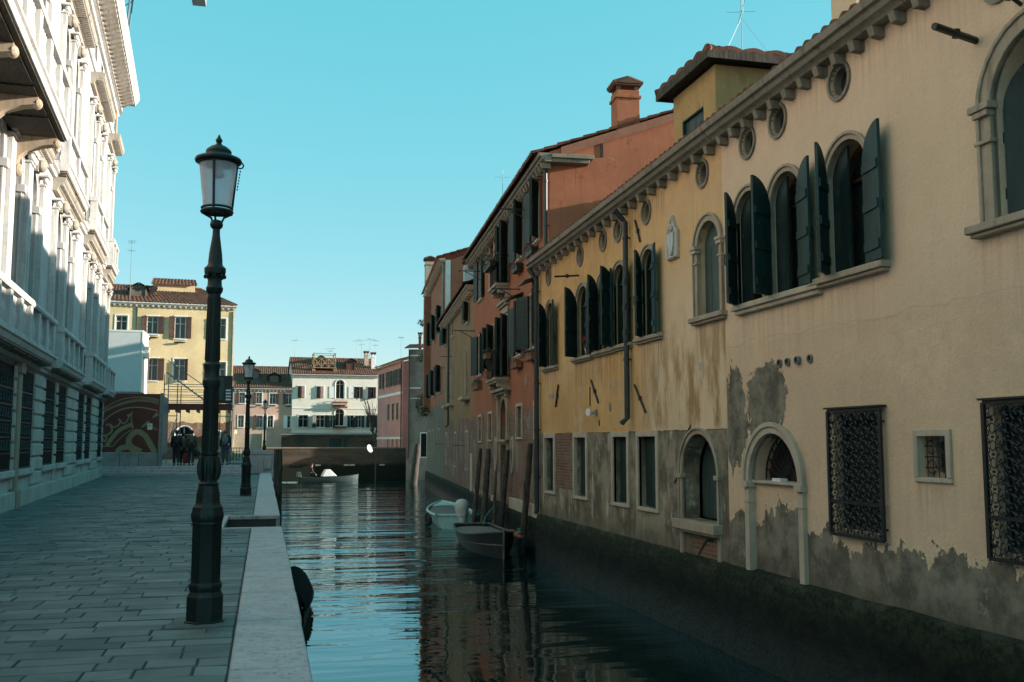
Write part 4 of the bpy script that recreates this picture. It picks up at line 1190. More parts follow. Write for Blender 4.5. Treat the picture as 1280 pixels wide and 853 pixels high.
# pot of geraniums on the yellow house
t = thing('flower_pot', 'white pot of red geraniums on the sill of an arched window of the yellow house', 'flower pot', on(yh,3.98,-.02,3.48), 0)
mb = MB(); mb.lathe([(.055,0),(.075,.13),(.085,.14),(.085,.16),(.05,.16)], 14); mb.build('pot', M['white'], t)
mb = MB(); leaves(mb, (0,0,.24), (.14,.13,.12), 120, .06, 0, .4, 4); pl = mb.build('plants', M['leaf'], t, flat=True)
mb = MB(); leaves(mb, (-.02,0,.34), (.13,.12,.07), 70, .05, 0, 0, 9); mb.build('flowers', M['flower'], pl, flat=True)
t = thing('wall_lamp', 'small white floodlight on the yellow house wall between two tie anchors', 'lamp', on(yh,4.45,0,2.26), R(-90))
mb = MB(); mb.lathe([(.045,0),(.06,.05),(.075,.12),(.08,.13)], 14); o = mb.build('lamp_head', M['white'], t, (-.02,-.08,0), (R(90),0,R(20))); mb = MB(); mb.box(-.05,.05,-.03,0,-.06,.06); mb.tube([(0,-.03,0),(0,-.09,0)], .018, 6); mb.build('bracket', M['zinc'], t)

# ---- drab ochre house
A3 = 5.3
R3 = (6.92+15.07*sin(R(A2)), 24+15.07*cos(R(A2)))
oh = house('canal_house', 'low drab ochre house with one tall white chimney and green shutters beyond the red house', R3, A3)
H = []
flatwin(oh, -2.2, 6.72, .8, (168,150), .85); flatwin(oh, -9.1, 6.84, .86, None, .9); flatwin(oh, -15.9+2.6, 6.84, .85, (150,150), .8)
mb = MB()
for i in range(5): mb.box(-9.53+.172*i, -9.53+.172*i+.168, .02+.004*(i%2), .08, 6.86, 7.68)
mb.build('closed_shutter', M['teal'], oh)
for c, w, zt in ((-2.35,.85,5.55), (-9.3,.8,5.6), (-12.6,.8,5.6)):
    window(oh, H, c, 3.55, w, zt-3.55, True, .2, 'whitewood', 'curtain', (.5,.3,.12) if c > -5 else (.3,.22,.1), .08, 'palestone', None)
for c in (-2.3, -7.4, -12.4):
    window(oh, H, c, .55, .8, 1.5, False, .25, 'greywood', 'dark', (.09,.04,.06), .1, 'palestone', None, blind='greywood' if c != -7.4 else None)
H.append([(-13.6,-.5),(-12.9,-.5),(-12.9,.1),(-13.6,.1)]) if False else None
wall(oh, 'ochre', [(-14.2,-1.6),(0,-1.6),(0,7.8),(-14.2,7.8)], H, (-14.2,0,10.,7.8,7.8,5.,9.6))
backing(oh, -14., -.1, .2, 7.6, .8)
foundation(oh, -14.2, 0, -.3, .1, seed=20.)
mb = MB(); mb.box(-.75,-.02,-.05,.02,-.5,1.2); mb.build('corner_pilaster', M['palestone'], oh, bevel=.01)
mb = MB(); corbelled(mb, -14.3, 7.76, .1, 7.76, .5, cw=.16, ch=.16, cp=.26); mb.build('cornice', M['trim'], oh, bevel=.008)
mb = MB(); tile_roof(mb, (-14.2,-.46,8.0), (0.05,-.46,8.0), (.05,5.,9.75), (-14.2,5.,9.75)); mb.build('roof', M['tiles'], oh)
downpipe(oh, -10.6, 7.7, 2.4, .05)
chimney(oh, -8.9, .75, 8.2, 10.35, .5, .5, 'stone')
for u, z in ((-13.4,5.6), (-9.8,5.9), (-13.2,1.55), (-3.,1.52)):
    mb = MB(); mb.tube([(u,0,z),(u-.05,-.55,z)], .016, 5); mb.build('iron_bracket', M['iron'], oh)

# ---- tall rust house at the bend
R4 = (R3[0]+14.2*sin(R(A3)), R3[1]+14.2*cos(R(A3)))
dh = house('canal_house', 'tallest rust pink house with a chimney breast and whitewashed foot at the canal bend', R4, A3)
H = []
for c in (-3., -7.4, -11.4):
    flatwin(dh, c, 4.5, 1.5, (150,150), .95, 'green'); flatwin(dh, c, 7.9, 1.5, (160,150), .9, 'green')
for c in (-3.2, -8.2, -11.5): window(dh, H, c, 1.0, .85, 1.35, False, .25, 'greywood', 'dark', (.09,.04,.06), .09, 'palestone', None, mull=False)
mb = MB(); mb.box(-2.,14.0,4.5,11.,-1.6,12.6)
mb.build('unseen_shade_wing', M['rust'], dh)  # unseen wing added to throw shade on the palace front
wall(dh, 'rust', [(-14.2,-1.6),(0,-1.6),(0,11.5),(-14.2,11.5)], H, (-14.2,0,9.5,11.5,11.5,5.,13.3))
backing(dh, -14., -.1, .2, 11.3, .8)
foundation(dh, -14.2, 0, -.3, .1, seed=31.)
mb = MB(); corbelled(mb, -14.3, 11.46, .05, 11.46, .5, cp=.24); mb.build('cornice', M['trim'], dh, bevel=.008)
mb = MB(); tile_roof(mb, (-14.3,-.46,11.72), (.1,-.46,11.72), (.1,5.,13.45), (-14.3,5.,13.45)); mb.build('roof', M['tiles'], dh)
mb = MB(); mb.box(-12.2,-11.2,-.42,.02,3.6,11.2); mb.build('chimney_breast', M['rust'], dh)
chimney(dh, -11.7, -.05, 11.2, 13.55, .78, .66, 'palestone')
downpipe(dh, -.05, 11.4, 8.2, .06, None, .1, 'copper')
mb = MB(); mb.box(.0,.03,.02,.30,7.8,11.6); mb.build('corner_strip', M['white'], dh)
bpy.context.view_layer.update()
gt = 'trailing plants on the tall rust house'
for i, (u, z, r_, n, lb) in enumerate(((-12.0,4.0,(.5,.5,.85),520,'large ivy mass trailing from a balcony of the rust house at the bend'), (-9.4,3.5,(.3,.3,.35),160,'small round ivy clump on the rust house nearest the ochre house'),
        (-12.6,9.5,(.35,.4,.3),140,'small bush on the upper ledge of the rust house far corner'), (-13.2,7.2,(.35,.4,.35),150,'dark plant tuft on the middle ledge of the rust house far corner'))):
    p = on(dh, u, -.42, z); t = thing('hanging_plant', lb, 'plant', p, RZ2, gt)
    mb = MB(); leaves(mb, (0,0,.1), r_, n, .13, 0, -.2, 40+i); mb.build('foliage', M['leaf'], t, flat=True)
    mb = MB(); mb.box(-r_[0]*.8, r_[0]*.8, -.15, .42, -.06, .0); mb.build('ledge', M['trim'], t)

gA = 'television aerials on the roofs'
antenna((9.0,17.4,8.25), 2.9, 'tall television aerial with stay wires above the cream house roof', ((.99,1.3,9),(.66,1.1,1)), gA, True, R(70))
antenna((10.2,21.9,8.6), 2.4, 'small television aerial just left of the roof tower', ((.97,.5,4),(.7,.6,3)), gA, False, R(40))
antenna((7.7,32.5,9.2), 1.5, 'thin bent aerial on the front eaves of the red house', ((.99,.7,1),), gA, False, R(80))
# ------------------------------------------------------------------ white palace on the left of the paved quay
pz = thing('palace', 'white stone palace with grilled ground floor windows, balustraded balconies and heavy cornice beside the quay', 'palace', (-5.46, 16.0, 0), R(93.68))
U0, U1 = -14., 36.6
GW = [-10.6,-7.6,-1.6,1.4,7.0,10.1,13.3,17.75,20.7,26.55,29.5,35.1]
H = []
for c in GW:
    w_ = window(pz, H, c, .95, 2.3, 2.68, False, .3, 'pipe', 'dark', (.15,.14,.16), 0, 'stone', None, mull=False)
    mb = MB()
    for i in range(18): mb.box(-1.13+i*.133-.012, -1.13+i*.133+.012, -.03, -.006, 0, 2.66)
    for z in (.03, .42, .82, 1.22, 1.62, 2.02, 2.62): mb.box(-1.14, 1.14, -.045, -.012, z-.018, z+.018)
    for z in (.62, 1.02, 1.42, 1.82, 2.22):
        for i in range(6):
            x = -.9+i*.36; mb.tube([(x-.1,-.03,z+.1),(x+.08,-.035,z+.1),(x-.08,-.035,z-.1),(x+.1,-.03,z-.1)], .02, 4)
    mb.build('window_grille', M['iron'], w_)
FW = [(-11.,1.7), (-8.,1.7), (-2.6,1.5), (.0,1.5), (2.6,1.5), (5.2,1.5), (7.7,1.5), (10.2,1.5), (12.7,1.5), (17.8,1.75), (20.5,1.75), (26.7,1.75), (29.4,1.75), (35.0,1.75)]
SW = [(-11.,1.7), (-8.,1.7), (-1.,1.5), (2.,1.5), (5.,1.5), (8.,1.5), (12.6,1.6), (17.8,1.7), (20.5,1.7), (26.7,1.7), (29.4,1.7), (35.0,1.7)]
FP = [window(pz, H, c, 5.2, w, 3.85, True, .5, 'greywood', 'glass', None, .16, 'stone', None) for c, w in FW]
SP = [window(pz, H, c, 11.3, w, 3.9, True, .45, 'greywood', 'glass', None, .16, 'stone', None) for c, w in SW]
for c, w in SW: window(pz, H, c, 17.15, 1.0, .95, False, .3, 'greywood', 'glass', (.1,.06,.08), .1, 'stone', None)
wall(pz, 'stone', [(U0,-.5),(U1,-.5),(U1,19.8),(U0,19.8)], H, (U0,U1,20.,19.8,19.8,10.,21.5,-.5), .5)
backing(pz, U0+.2, U1-.3, .2, 19.6, 1.0)
# rusticated ground floor: separate blocks with sunk joints
mb = MB(); edges = [U0] + [x for c in GW for x in (c-1.18, c+1.18)] + [U1]
rr = random.Random(2)
for a, b in zip(edges[::2], edges[1::2]):
    for k in range(8):
        z0 = .46+k*.398; z1 = z0+.362; L = b-a
        if L < .2: continue
        n = max(1, round(L/1.15)); o = 0 if k % 2 else .5
        xs = [a] + [a+L*(i+o*.5)/n for i in range(1, n)] + [b] if n > 1 else [a, b]
        for x0, x1 in zip(xs, xs[1:]):
            j = rr.uniform(-.008, .008)
            mb.add([(x0+.012,-.0,z0),(x1-.012,-.0,z0),(x1-.012,-.0,z1),(x0+.012,-.0,z1),(x0+.03,-.075+j,z0+.025),(x1-.03,-.075+j,z0+.025),(x1-.03,-.075+j,z1-.025),(x0+.03,-.075+j,z1-.025)],
                   [(4,5,6,7),(0,1,5,4),(1,2,6,5),(2,3,7,6),(3,0,4,7)])
x = U0
while x < U1-.4:
    x1 = min(x+rr.uniform(1.2,2.0), U1)
    mb.box(x+.006, x1-.006, -.16+rr.uniform(-.01,.01), .0, -.3, .41); x = x1
mb.build('rusticated_base', M['rustic'], pz, bevel=.012)
mb = MB(); mb.box(11.48,11.96,-.13,.0,.42,3.62); mb.box(11.42,12.02,-.19,.0,3.40,3.67); mb.box(11.42,12.02,-.2,.0,-.3,.45)
mb.build('portal_pilaster', M['trim'], pz, bevel=.01)
band = [(0,0),(-.14,0),(-.17,.08),(-.24,.12),(-.26,.2),(-.3,.24),(-.3,.3),(0,.3)]
mb = MB(); mb.sweep(band, U0, 3.68, U1+.2, 3.68)
mb.sweep([(0,0),(-.1,.02),(-.15,.07),(-.15,.13),(0,.13)], U0, 5.0, U1+.1, 5.0)
mb.sweep([(0,0),(-.10,0),(-.12,.1),(-.2,.14),(-.2,.2),(0,.2)], U0, 9.75, U1+.1, 9.75)
mb.sweep([(0,0),(-.1,.02),(-.15,.07),(-.15,.13),(0,.13)], U0, 11.05, U1+.1, 11.05)
mb.sweep([(0,0),(-.08,0),(-.14,.1),(-.14,.16),(0,.16)], U0, 16.75, U1+.1, 16.75)
mb.build('string_courses', M['stone'], pz)

def baluster_prof(h):
    return [(.05,0),(.055,.03),(.035,.06),(.03,h*.1),(.075,h*.32),(.06,h*.48),(.03,h*.72),(.035,h*.85),(.055,h*.9),(.05,h)]
def stone_balcony(u0, u1, zb, pr, hb=.95, slab=.24, consoles=0, piers=3):
    mb = MB()
    mb.sweep([(0,0),(-pr,0),(-pr-.03,slab*.25),(-pr-.05,slab*.55),(-pr-.1,slab*.7),(-pr-.1,slab),(0,slab)], u0-.08, zb, u1+.08, zb)
    b = mb.build('balcony', M['stone'], pz)
    sf_ = MB(); sf_.box(u0, u1, -pr*.96, -.01, zb-.05, zb-.002); n_ = max(1, int((u1-u0)/1.9))
    for i in range(n_): sf_.box(u0+.15+i*(u1-u0)/n_, u0+(i+1)*(u1-u0)/n_-.15, -pr*.86, -.1, zb-.09, zb-.051)
    sf_.build('soffit', M['darktrim' if pr < 1 else 'eaves'], b)  # grime plus the shade under the slab, put into the colour
    r = MB(); z = zb+slab
    r.box(u0, u1, -pr, -pr+.2, z, z+.12)
    r.sweep([(-pr+.24,0),(-pr-.05,0),(-pr-.08,.05),(-pr-.05,.16),(-pr+.24,.16)], u0-.04, z+hb-.16, u1+.04, z+hb-.16)
    pos = [u0+.16+(u1-u0-.32)*i/(piers-1) for i in range(piers)]
    for p in pos: r.box(p-.17, p+.17, -pr-.03, -pr+.22, z, z+hb-.161)
    for s_, e_ in zip(pos, pos[1:]):
        n = max(1, int((e_-s_-.34)/.19))
        for i in range(n):
            r.lathe(baluster_prof(hb-.28), 8, (s_+.17+(e_-s_-.34)*(i+.5)/n, -pr+.1, z+.12))
    for uu in (u0+.1, u1-.1):
        r.box(uu-.1, uu+.1, -pr+.2, -.0, z+hb-.14, z+hb-.02)
        for i in range(max(1, int((pr-.2)/.2))): r.lathe(baluster_prof(hb-.28), 8, (uu, -pr+.3+.2*i, z+.12))
        r.box(uu-.1, uu+.1, -pr+.2, 0, z, z+.11)
    r.build('balustrade', M['stone'], b)
    if consoles:
        for i in range(consoles):
            c = MB(); u = u0+.3+(u1-u0-.6)*i/(consoles-1)
            prof = [(0,-1.05),(-.14,-1.0),(-.22,-.6),(-.4,-.42),(-pr*.6,-.3),(-pr*.86,-.24),(-pr*.86,-.052),(0,-.052)]
            k = len(prof)
            c.add([(u-.15,y,zb+z_) for y, z_ in prof]+[(u+.15,y,zb+z_) for y, z_ in prof], [(i2,(i2+1)%k,k+(i2+1)%k,k+i2) for i2 in range(k)]+[list(range(k)),[k+i2 for i2 in range(k)]])
            c.sphere((u,-pr*.84,zb-.2), (.17,.1,.12), 10, 6); c.sphere((u,-.2,zb-.9), (.17,.12,.16), 10, 6)
            for q in range(4): c.sphere((u+.155,-.25-.18*q,zb-.2), (.03,.06,.06), 6, 5)
            c.build('console', M['trim'], b)  # darker than the wall: weathering plus shade under the balcony, as colour
    return b
for a, b in ((-12.4,-6.6), (-4.,14.5), (16.2,22.1), (25.1,31.), (33.5,36.5)): stone_balcony(a, b, 3.86, .5, 1.05, .2, 0, max(2, int((b-a)/1.35)+1))
stone_balcony(-3., 9.6, 9.0, 1.2, 1.2, .2, 5, 9)
for a, b in ((-12.4,-6.6), (11.2,14.2), (16.4,21.9), (25.3,30.8), (33.6,36.5)): stone_balcony(a, b, 9.95, .42, 1.1, .22, 0, 3)

PARTS = {}
def pw(par, u, z, name, fn, key):
    if key not in PARTS:
        m = MB(); fn(m); o = m.build(name, M['stone' if key == 'imp' or key[0] == 'pil' else 'sootshade'], par, bevel=.01); PARTS[key] = o.data
    else: o = link(name, PARTS[key], par, bevel=.01)
    o.location = (u, 0, z)
def f_pil(h, w=.26, p=.17):
    def f(m):
        m.box(-w/2, w/2, -p, .0, .25, h-.32); m.box(-w/2-.05, w/2+.05, -p-.05, 0, 0, .25)
        m.box(-w/2-.03, w/2+.03, -p-.04, 0, h-.32, h-.26); m.box(-w/2-.1, w/2+.1, -p-.12, 0, h-.07, h)
        for q in (-1, 0, 1): m.sphere((q*w*.38,-p-.02,h-.16), (.085,.085,.1), 8, 5)
    return f
def f_entab(w, pr=.34, h=.42):
    def f(m):
        m.sweep([(0,0),(-.14,0),(-.16,.1),(-.2,.12),(-.2,.2),(-pr,.26),(-pr-.05,.34),(-pr-.05,h),(0,h)], -w/2, 0, w/2, 0)
        n = int(w/.17)
        for i in range(n): m.box(-w/2+.03+i*w/n, -w/2+.03+i*w/n+.09, -pr+.02, -.2, .16, .255)
    return f
def f_key(s=.2):
    def f(m):
        m.prism([(-.16,-.2),(.16,-.2),(.22,.25),(-.22,.25)], -.16, .0)
        m.sphere((0,-.22,0), (s*.8,s*.75,s), 10, 7); m.sphere((0,-.34,-.02), (s*.25,s*.3,s*.25), 8, 5); m.sphere((0,-.18,s*.7), (s,s*.6,s*.45), 8, 5)
    return f
def f_imp(m): m.box(-.14, .14, -.12, .1, 0, .2)
for part, (c, w), lo in [(p, q, 0) for p, q in zip(FP, FW)] + [(p, q, 1) for p, q in zip(SP, SW)]:
    z0 = 11.3 if lo else 5.2
    for sx in (-1, 1):
        pw(part, sx*(w/2+.33), (-.1 if lo else -.07), 'pilaster', f_pil(4.15 if lo else 3.97), ('pil', lo))
        pw(part, sx*(w/2+.1), (2.8 if lo else 2.75), 'impost', f_imp, 'imp')
    pw(part, 0, (4.0 if lo else 3.92), 'carved_keystone', f_key(), 'key')
    pw(part, 0, (4.55 if lo else 4.14), 'entablature', f_entab(w+1.15, .5, .5) if lo else f_entab(w+1.05), ('ent', lo, w))
# big modillion cornice
mb = MB()
mb.sweep([(0,0),(-.12,0),(-.16,.12),(-.26,.16),(-.26,.26),(-.3,.28),(-.3,.66),(-.92,.66),(-.95,.78),(-1.02,.84),(-1.1,1.0),(-1.12,1.12),(0,1.12)], U0, 18.35, U1+.9, 18.35)
n = int((U1+.8-U0)/.52)
for i in range(n):
    u = U0+.2+i*.52
    mb.M = Matrix.Translation((u,0,18.35)); prof = [(-.3,.30),(-.42,.31),(-.62,.42),(-.86,.50),(-.88,.655),(-.3,.655)]; k = len(prof)
    mb.add([(-.12,y,z) for y, z in prof]+[(.12,y,z) for y, z in prof], [(a,(a+1)%k,k+(a+1)%k,k+a) for a in range(k)]+[list(range(k)),[k+a for a in range(k)]], 1); mb.M = None
    mb.sphere((u+.26,-.62,18.98), (.07,.07,.03), 6, 4, 1)
for i in range(int((U1+.8-U0)/.16)): mb.box(U0+.1+i*.16, U0+.19+i*.16, -.31, -.25, 18.52, 18.62, 1)
mb.build('cornice', [M['stone'], M['sootshade']], pz)  # second material deepens modillions and dentils: soot with painted shade
mb = MB(); tile_roof(mb, (U0,-.9,19.5), (U1+.6,-.9,19.5), (U1-8,10.,22.5), (U0+8,10.,22.5), .3, .6); mb.build('roof', M['tiles'], pz)
# drainpipe on the far corner
mb = MB(); mb.tube([(36.35,-.12,18.3),(36.35,-.12,5.2)], .06, 8); mb.build('downpipe', M['trim'], pz)

# ------------------------------------------------------------------ paved quay, kerb, water stairs, steps, platform, water
def wallx(y): return -5.46 - .0643*(y-16.)
NX0, NX1, NY0, NY1 = -.74, .36, 20.25, 23.4
mb = MB(); tones = []
rr = random.Random(4)
y = -8.
while y < 52.2:
    hgt = rr.uniform(.24,.33)
    if y+hgt > 52.2: hgt = 52.2-y
    x = wallx(y)+rr.uniform(-.5,0)
    skew = 0
    while x < -.23:
        w = rr.uniform(.30,.72); x1 = min(x+w, -.222)
        if -.222-x1 < .2: x1 = -.222
        a, b, c, d = x+.005, x1-.005, y+.005, y+hgt-.005
        if not (b > NX0-.14 and d > NY0-.2 and c < NY1+.16):
            dz = rr.uniform(-.006,.006); e = .010
            t1, t2 = rr.uniform(-.005,.005), rr.uniform(-.005,.005)
            q = rr.uniform(-.006,.006)
            P = [(a+q,c,-.03),(b+q*.5,c,-.03),(b,d,-.03),(a,d,-.03),(a+q+e*.3,c+e*.3,dz-.006),(b+q*.5-e*.3,c+e*.3,dz-.006),(b-e*.3,d-e*.3,dz-.006),(a+e*.3,d-e*.3,dz-.006),
                 (a+q+e,c+e,dz+t1),(b+q*.5-e,c+e,dz+t2),(b-e,d-e,dz+t2),(a+e,d-e,dz+t1)]
            mb.add(P, [(8,9,10,11),(4,5,9,8),(5,6,10,9),(6,7,11,10),(7,4,8,11),(0,1,5,4),(1,2,6,5),(2,3,7,6),(3,0,4,7)])
            tn = min(1, max(0, rr.gauss(.5,.26))); tones += [tn]*9
        x = x1
    y += hgt
pv = mb.build('pavement', M['paving'], flat=True)
at = pv.data.color_attributes.new('tone', 'FLOAT_COLOR', 'CORNER')
buf = []
for p, t_ in zip(pv.data.polygons, tones): buf += [t_, t_, t_, 1.]*p.loop_total
at.data.foreach_set('color', buf)
tag(pv, 'grey stone slab paving of the quay', None, None, 'structure')
mb = MB()
mb.box(-60,NX0-.02,-30,52.5,-2.2,-.014); mb.box(NX0-.02,.29,-30,NY0-.02,-2.2,-.016); mb.box(NX0-.02,.29,NY1+.02,56.,-2.2,-.016)
o = mb.build('pavement_bed', M['joint'], flat=True); tag(o, 'mortar bed and quay wall below the paving', None, None, 'structure')
mb = MB(); y = -12.
while y < 55.8:
    L = rr.uniform(1.6,2.9); y1 = min(y+L, 55.8)
    if y < NY0 < y1: y1 = NY0-.02
    if NY0-.05 <= y < NY1: y = NY1+.02; y1 = y+2.
    mb.box(-.212, .37+rr.uniform(-.008,.008), y+.007, y1-.007, -.26, .012+rr.uniform(-.003,.003)); y = y1
o = mb.build('kerb', M['kerb'], bevel=.018); tag(o, 'pale quay edge stones along the canal', None, None, 'structure')
mb = MB()
mb.box(NX0-.14,NX0,NY0-.16,NY1+.14,-.08,.008); mb.box(NX0,.37,NY0-.16,NY0,-.08,.010); mb.box(NX0,.37,NY1,NY1+.14,-.08,.006)
o = mb.build('landing_rim', M['kerb'], bevel=.012); tag(o, 'pale stone rim of the landing cut into the quay', None, None, 'structure')
mb = MB()
for k in range(5): mb.box(NX0+.02+k*.2, .34, NY0+.02, NY1-.02, -2., -.30-k*.24)
o = mb.build('water_steps', M['moss'], bevel=.015); tag(o, 'dark wet landing steps cut into the quay edge', None, None, 'structure')
mb = MB()
vs = []; nz_ = 8
for i in range(520):
    yy = -12.+i*.131
    for k in range(nz_+1):
        z = -.2-1.6*k/nz_; n = mnoise.fractal(Vector((yy*1.5,z*2.2,4.)),1.,2.,4); vs.append((.30+.035*n+.02*(k/nz_),yy,z))
mb.add(vs, [(i*(nz_+1)+k,(i+1)*(nz_+1)+k,(i+1)*(nz_+1)+k+1,i*(nz_+1)+k+1) for i in range(519) for k in range(nz_) if not (NY0-.1 < -12.+i*.131 < NY1)])
o = mb.build('quay_facing', M['moss'], ang=80); tag(o, 'algae covered face of the quay', None, None, 'structure')
mb = MB(); mb.add([(-400,-400,-1.35),(400,-400,-1.35),(400,600,-1.35),(-400,600,-1.35)], [(0,1,2,3)])
o = mb.build('water', M['water']); tag(o, 'rippled green canal water', None, None, 'structure')
mb = MB()
for k in range(3): mb.box(-9.5, -.86, 52.25+.42*k, 52.25+.42*(k+1) if k < 2 else 54.0, -.5, .15*(k+1)-.004)
o = mb.build('steps', M['kerb'], bevel=.012); tag(o, 'three low stone steps up to the bridge approach', None, None, 'structure')
mb = MB(); mb.box(-60,-.86,53.95,79.9,-2.2,.44); mb.box(-.86,.42,56.35,75.,-2.2,.43)
o = mb.build('platform', M['paving'], flat=True); tag(o, 'raised paving beyond the steps', None, None, 'structure')
o.data.color_attributes.new('tone', 'FLOAT_COLOR', 'CORNER').data.foreach_set('color', [.5,.5,.5,1.]*len(o.data.loops))
mb = MB(); mb.box(-120,11.5,80.45,260,-2.2,.3); mb.box(11.02,160,79.02,260,-2.2,.28); mb.box(13.,160,-60,60,-2.2,-.35)
o = mb.build('ground', M['concrete'], flat=True); tag(o, 'ground behind the far quay and under the houses', None, None, 'structure')
# ------------------------------------------------------------------ far houses, bridge, walls
def farhouse(name, label, x, y, rz, W, eave, D, rd, rz_, mat, wins, cat='house', corn=True, z0=0., roofcol='tiles', hip=0):
    """wins: (u, z0, w, h, arch, shutter material, shutter angles, frame)"""
    t = thing(name, label, cat, (x, y, 0), rz)
    H = []
    for u, z, w, h, ar, sm, an, pane, sill in wins:
        window(t, H, u, z, w, h, ar, .16, 'whitewood', pane, (.08,.08,.07) if sill else None, .07, 'white' if mat != 'rose' else 'palestone', an, sm or 'brown')
    wall(t, mat, [(0,z0),(W,z0),(W,eave),(0,eave)], H, (0,W,D,eave,eave,rd,eave+.05 if hip else rz_,z0), .2)
    backing(t, .1, W-.1, .5, eave-.2, .5)
    if corn:
        mb = MB(); corbelled(mb, -.1, eave-.04, W+.1, eave-.04, .34, [(0,0),(-.18,0),(-.22,.06),(-.3,.1),(-.3,.18),(0,.18)], .12, .13, .18)
        mb.build('cornice', M['whitewood'], t)
    mb = MB(); e = eave+.17
    tile_roof(mb, (-.12,-.36,e), (W+.12,-.36,e), (W+.12-hip,rd,rz_+.2), (-.12,rd,rz_+.2), .22, .4)
    tile_roof(mb, (W+.12,D+.3,e), (-.12,D+.3,e), (-.12,rd,rz_+.2), (W+.12-hip,rd,rz_+.2), .22, .4)
    if hip: tile_roof(mb, (W+.12,-.36,e), (W+.12,D+.3,e), (W+.12-hip,rd,rz_+.2), (W+.12-hip,rd,rz_+.2), .22, .4)
    ridge_tiles(mb, (-.1,rd,rz_+.24), (W+.1-hip,rd,rz_+.24))
    mb.build('roof', M['tiles'], t)
    return t
def dormer(par, u, y, z, w, h, dm='greywood', panel=None):
    mb = MB(); mb.box(u-w/2, u-w/2+.1, y, y+1.6, z, z+h); mb.box(u+w/2-.1, u+w/2, y, y+1.6, z, z+h); mb.box(u-w/2, u+w/2, y+.03, y+1.6, z, z+.12)
    mb.prism([(u-w/2,z+h),(u+w/2,z+h),(u,z+h+w*.28)], y, y+1.6)
    d = mb.build('dormer', M[dm], par)
    p = MB()
    if panel == 'glass': p.box(u-w/2+.1, u+w/2-.1, y+.06, y+.1, z+.1, z+h)
    else:
        for i in range(4): p.box(u-w/2+.1+i*(w-.2)/4, u-w/2+.1+(i+1)*(w-.2)/4-.01, y+.06, y+.1, z+.1, z+h)
    p.build('dormer_shutter', M[panel or dm], d)
    r = MB(); k = w*.28
    for sx in (-1, 1):
        tile_roof(r, *( [(u+sx*(w/2+.16),y-.2,z+h-.05),(u+sx*(w/2+.16),y+1.9,z+h-.05),(u,y+1.9,z+h+k+.04),(u,y-.2,z+h+k+.04)] ), .2, .3, 0, .03)
    r.build('dormer_roof', M['tiles'], d)
    return d
OP = (176, 176)
# yellow house behind the scaffold
yf = farhouse('far_house', 'tall pale yellow house with brown shutters and a roof dormer behind the scaffold', -10.35, 70, R(5), 8.15, 10.85, 11., 4.6, 12.5, 'far_yellow',
    [(.9,8.85,.74,1.2,False,None,None,'curtain',True), (2.85,8.88,.72,1.2,False,'brown',OP,'glass',True), (4.62,8.62,.72,1.5,False,'brown',OP,'glass',True), (7.25,8.7,.7,1.4,False,'brown',(176,None),'glass',True),
     (2.9,5.75,.78,1.5,False,'brown',(60,176),'glass',True), (4.65,5.78,.74,1.48,False,'brown',(None,120),'glass',True), (7.3,5.6,.74,1.5,False,'brown',(176,None),'glass',True),
     (3.0,1.1,.9,1.4,False,None,None,'dark',True), (5.1,.5,1.1,2.2,True,None,None,'dark',False), (7.0,1.1,.8,1.3,False,None,None,'dark',True)], hip=2.2, z0=.3)
dormer(yf, 1.85, 1.0, 11.15, 1.05, .95)
mb = MB(); mb.box(2.75,5.55,3.2,7.,11.9,12.75); mb.build('upper_storey', M['far_yellow'], yf)
mb = MB(); tile_roof(mb, (2.6,3.,12.72), (5.7,3.,12.72), (5.6,5.4,13.5), (2.7,5.4,13.5), .22, .4); tile_roof(mb, (5.7,7.2,12.7),(2.6,7.2,12.7),(2.7,5.4,13.5),(5.6,5.4,13.5), .22, .4); mb.build('upper_roof', M['tiles'], yf)
downpipe(yf, 1.85, 10.7, 4., .04, None, .02, 'pipe', -.045); downpipe(yf, 8.05, 10.6, .6, .04, None, .02, 'copper', -.045)
mb = MB(); mb.lathe([(.02,0),(.35,.12),(.37,.14)], 16); mb.tube([(0,0,0),(0,0,-.3)], .02, 5); mb.build('satellite_dish', M['pot'], yf, (2.85,1.3,11.95), (R(60),0,R(-40)))
for u, z in ((2.85,8.72), (4.6,8.45)):
    mb = MB(); mb.sphere((u,-.16,z-.1), (.4,.1,.07), 10, 6); mb.build('flower_tray', M['pipe'], yf)

yf.scale = (1.0714,)*3; yf.location = (-10.35*1.0714, 75., -.118)
# low pink house
pf = farhouse('far_house', 'low pale pink house with white framed windows and dark roof window beyond the bridge', -2.95, 100.1, R(2), 5.5, 6.75, 8., 4., 8.25, 'far_pink',
    [(.7,5.4,.56,1.05,False,'brown',(176,None),'glass',True), (2.3,5.4,.56,1.05,False,'brown',(176,None),'glass',True), (3.6,5.35,.6,1.05,False,'brown',(None,176),'curtain',True), (5.12,5.35,.58,1.05,False,'brown',(176,None),'curtain',True),
     (.65,3.08,.55,1.15,False,None,None,'glass',True), (2.4,3.08,.55,1.15,False,'brown',(176,None),'glass',True), (3.42,3.08,.55,1.15,False,'white',(100,100),'glass',True), (5.05,3.05,.6,1.15,False,'white',(20,150),'curtain',True)], z0=.2)
dormer(pf, 3.75, 1.2, 7.35, 1.0, .85, 'eaves', 'curtain'); dormer(pf, 1.9, 2.4, 7.8, .8, .9, 'greywood', 'glass')
for u in (2.3, 3.6, 5.1):
    mb = MB(); mb.sphere((u,-.16,5.18), (.35,.09,.06), 10, 5); mb.build('flower_tray', M['pipe'], pf)
pb = farhouse('far_house', 'old tiled roof and pale wall rising behind the low pink house', -3.6, 112, 0, 6.6, 8.4, 8., 4., 9.9, 'far_pink', [(1.2,7.2,.5,.7,False,None,None,'glass',False), (3.4,7.2,.5,.7,False,None,None,'glass',False)], corn=False)

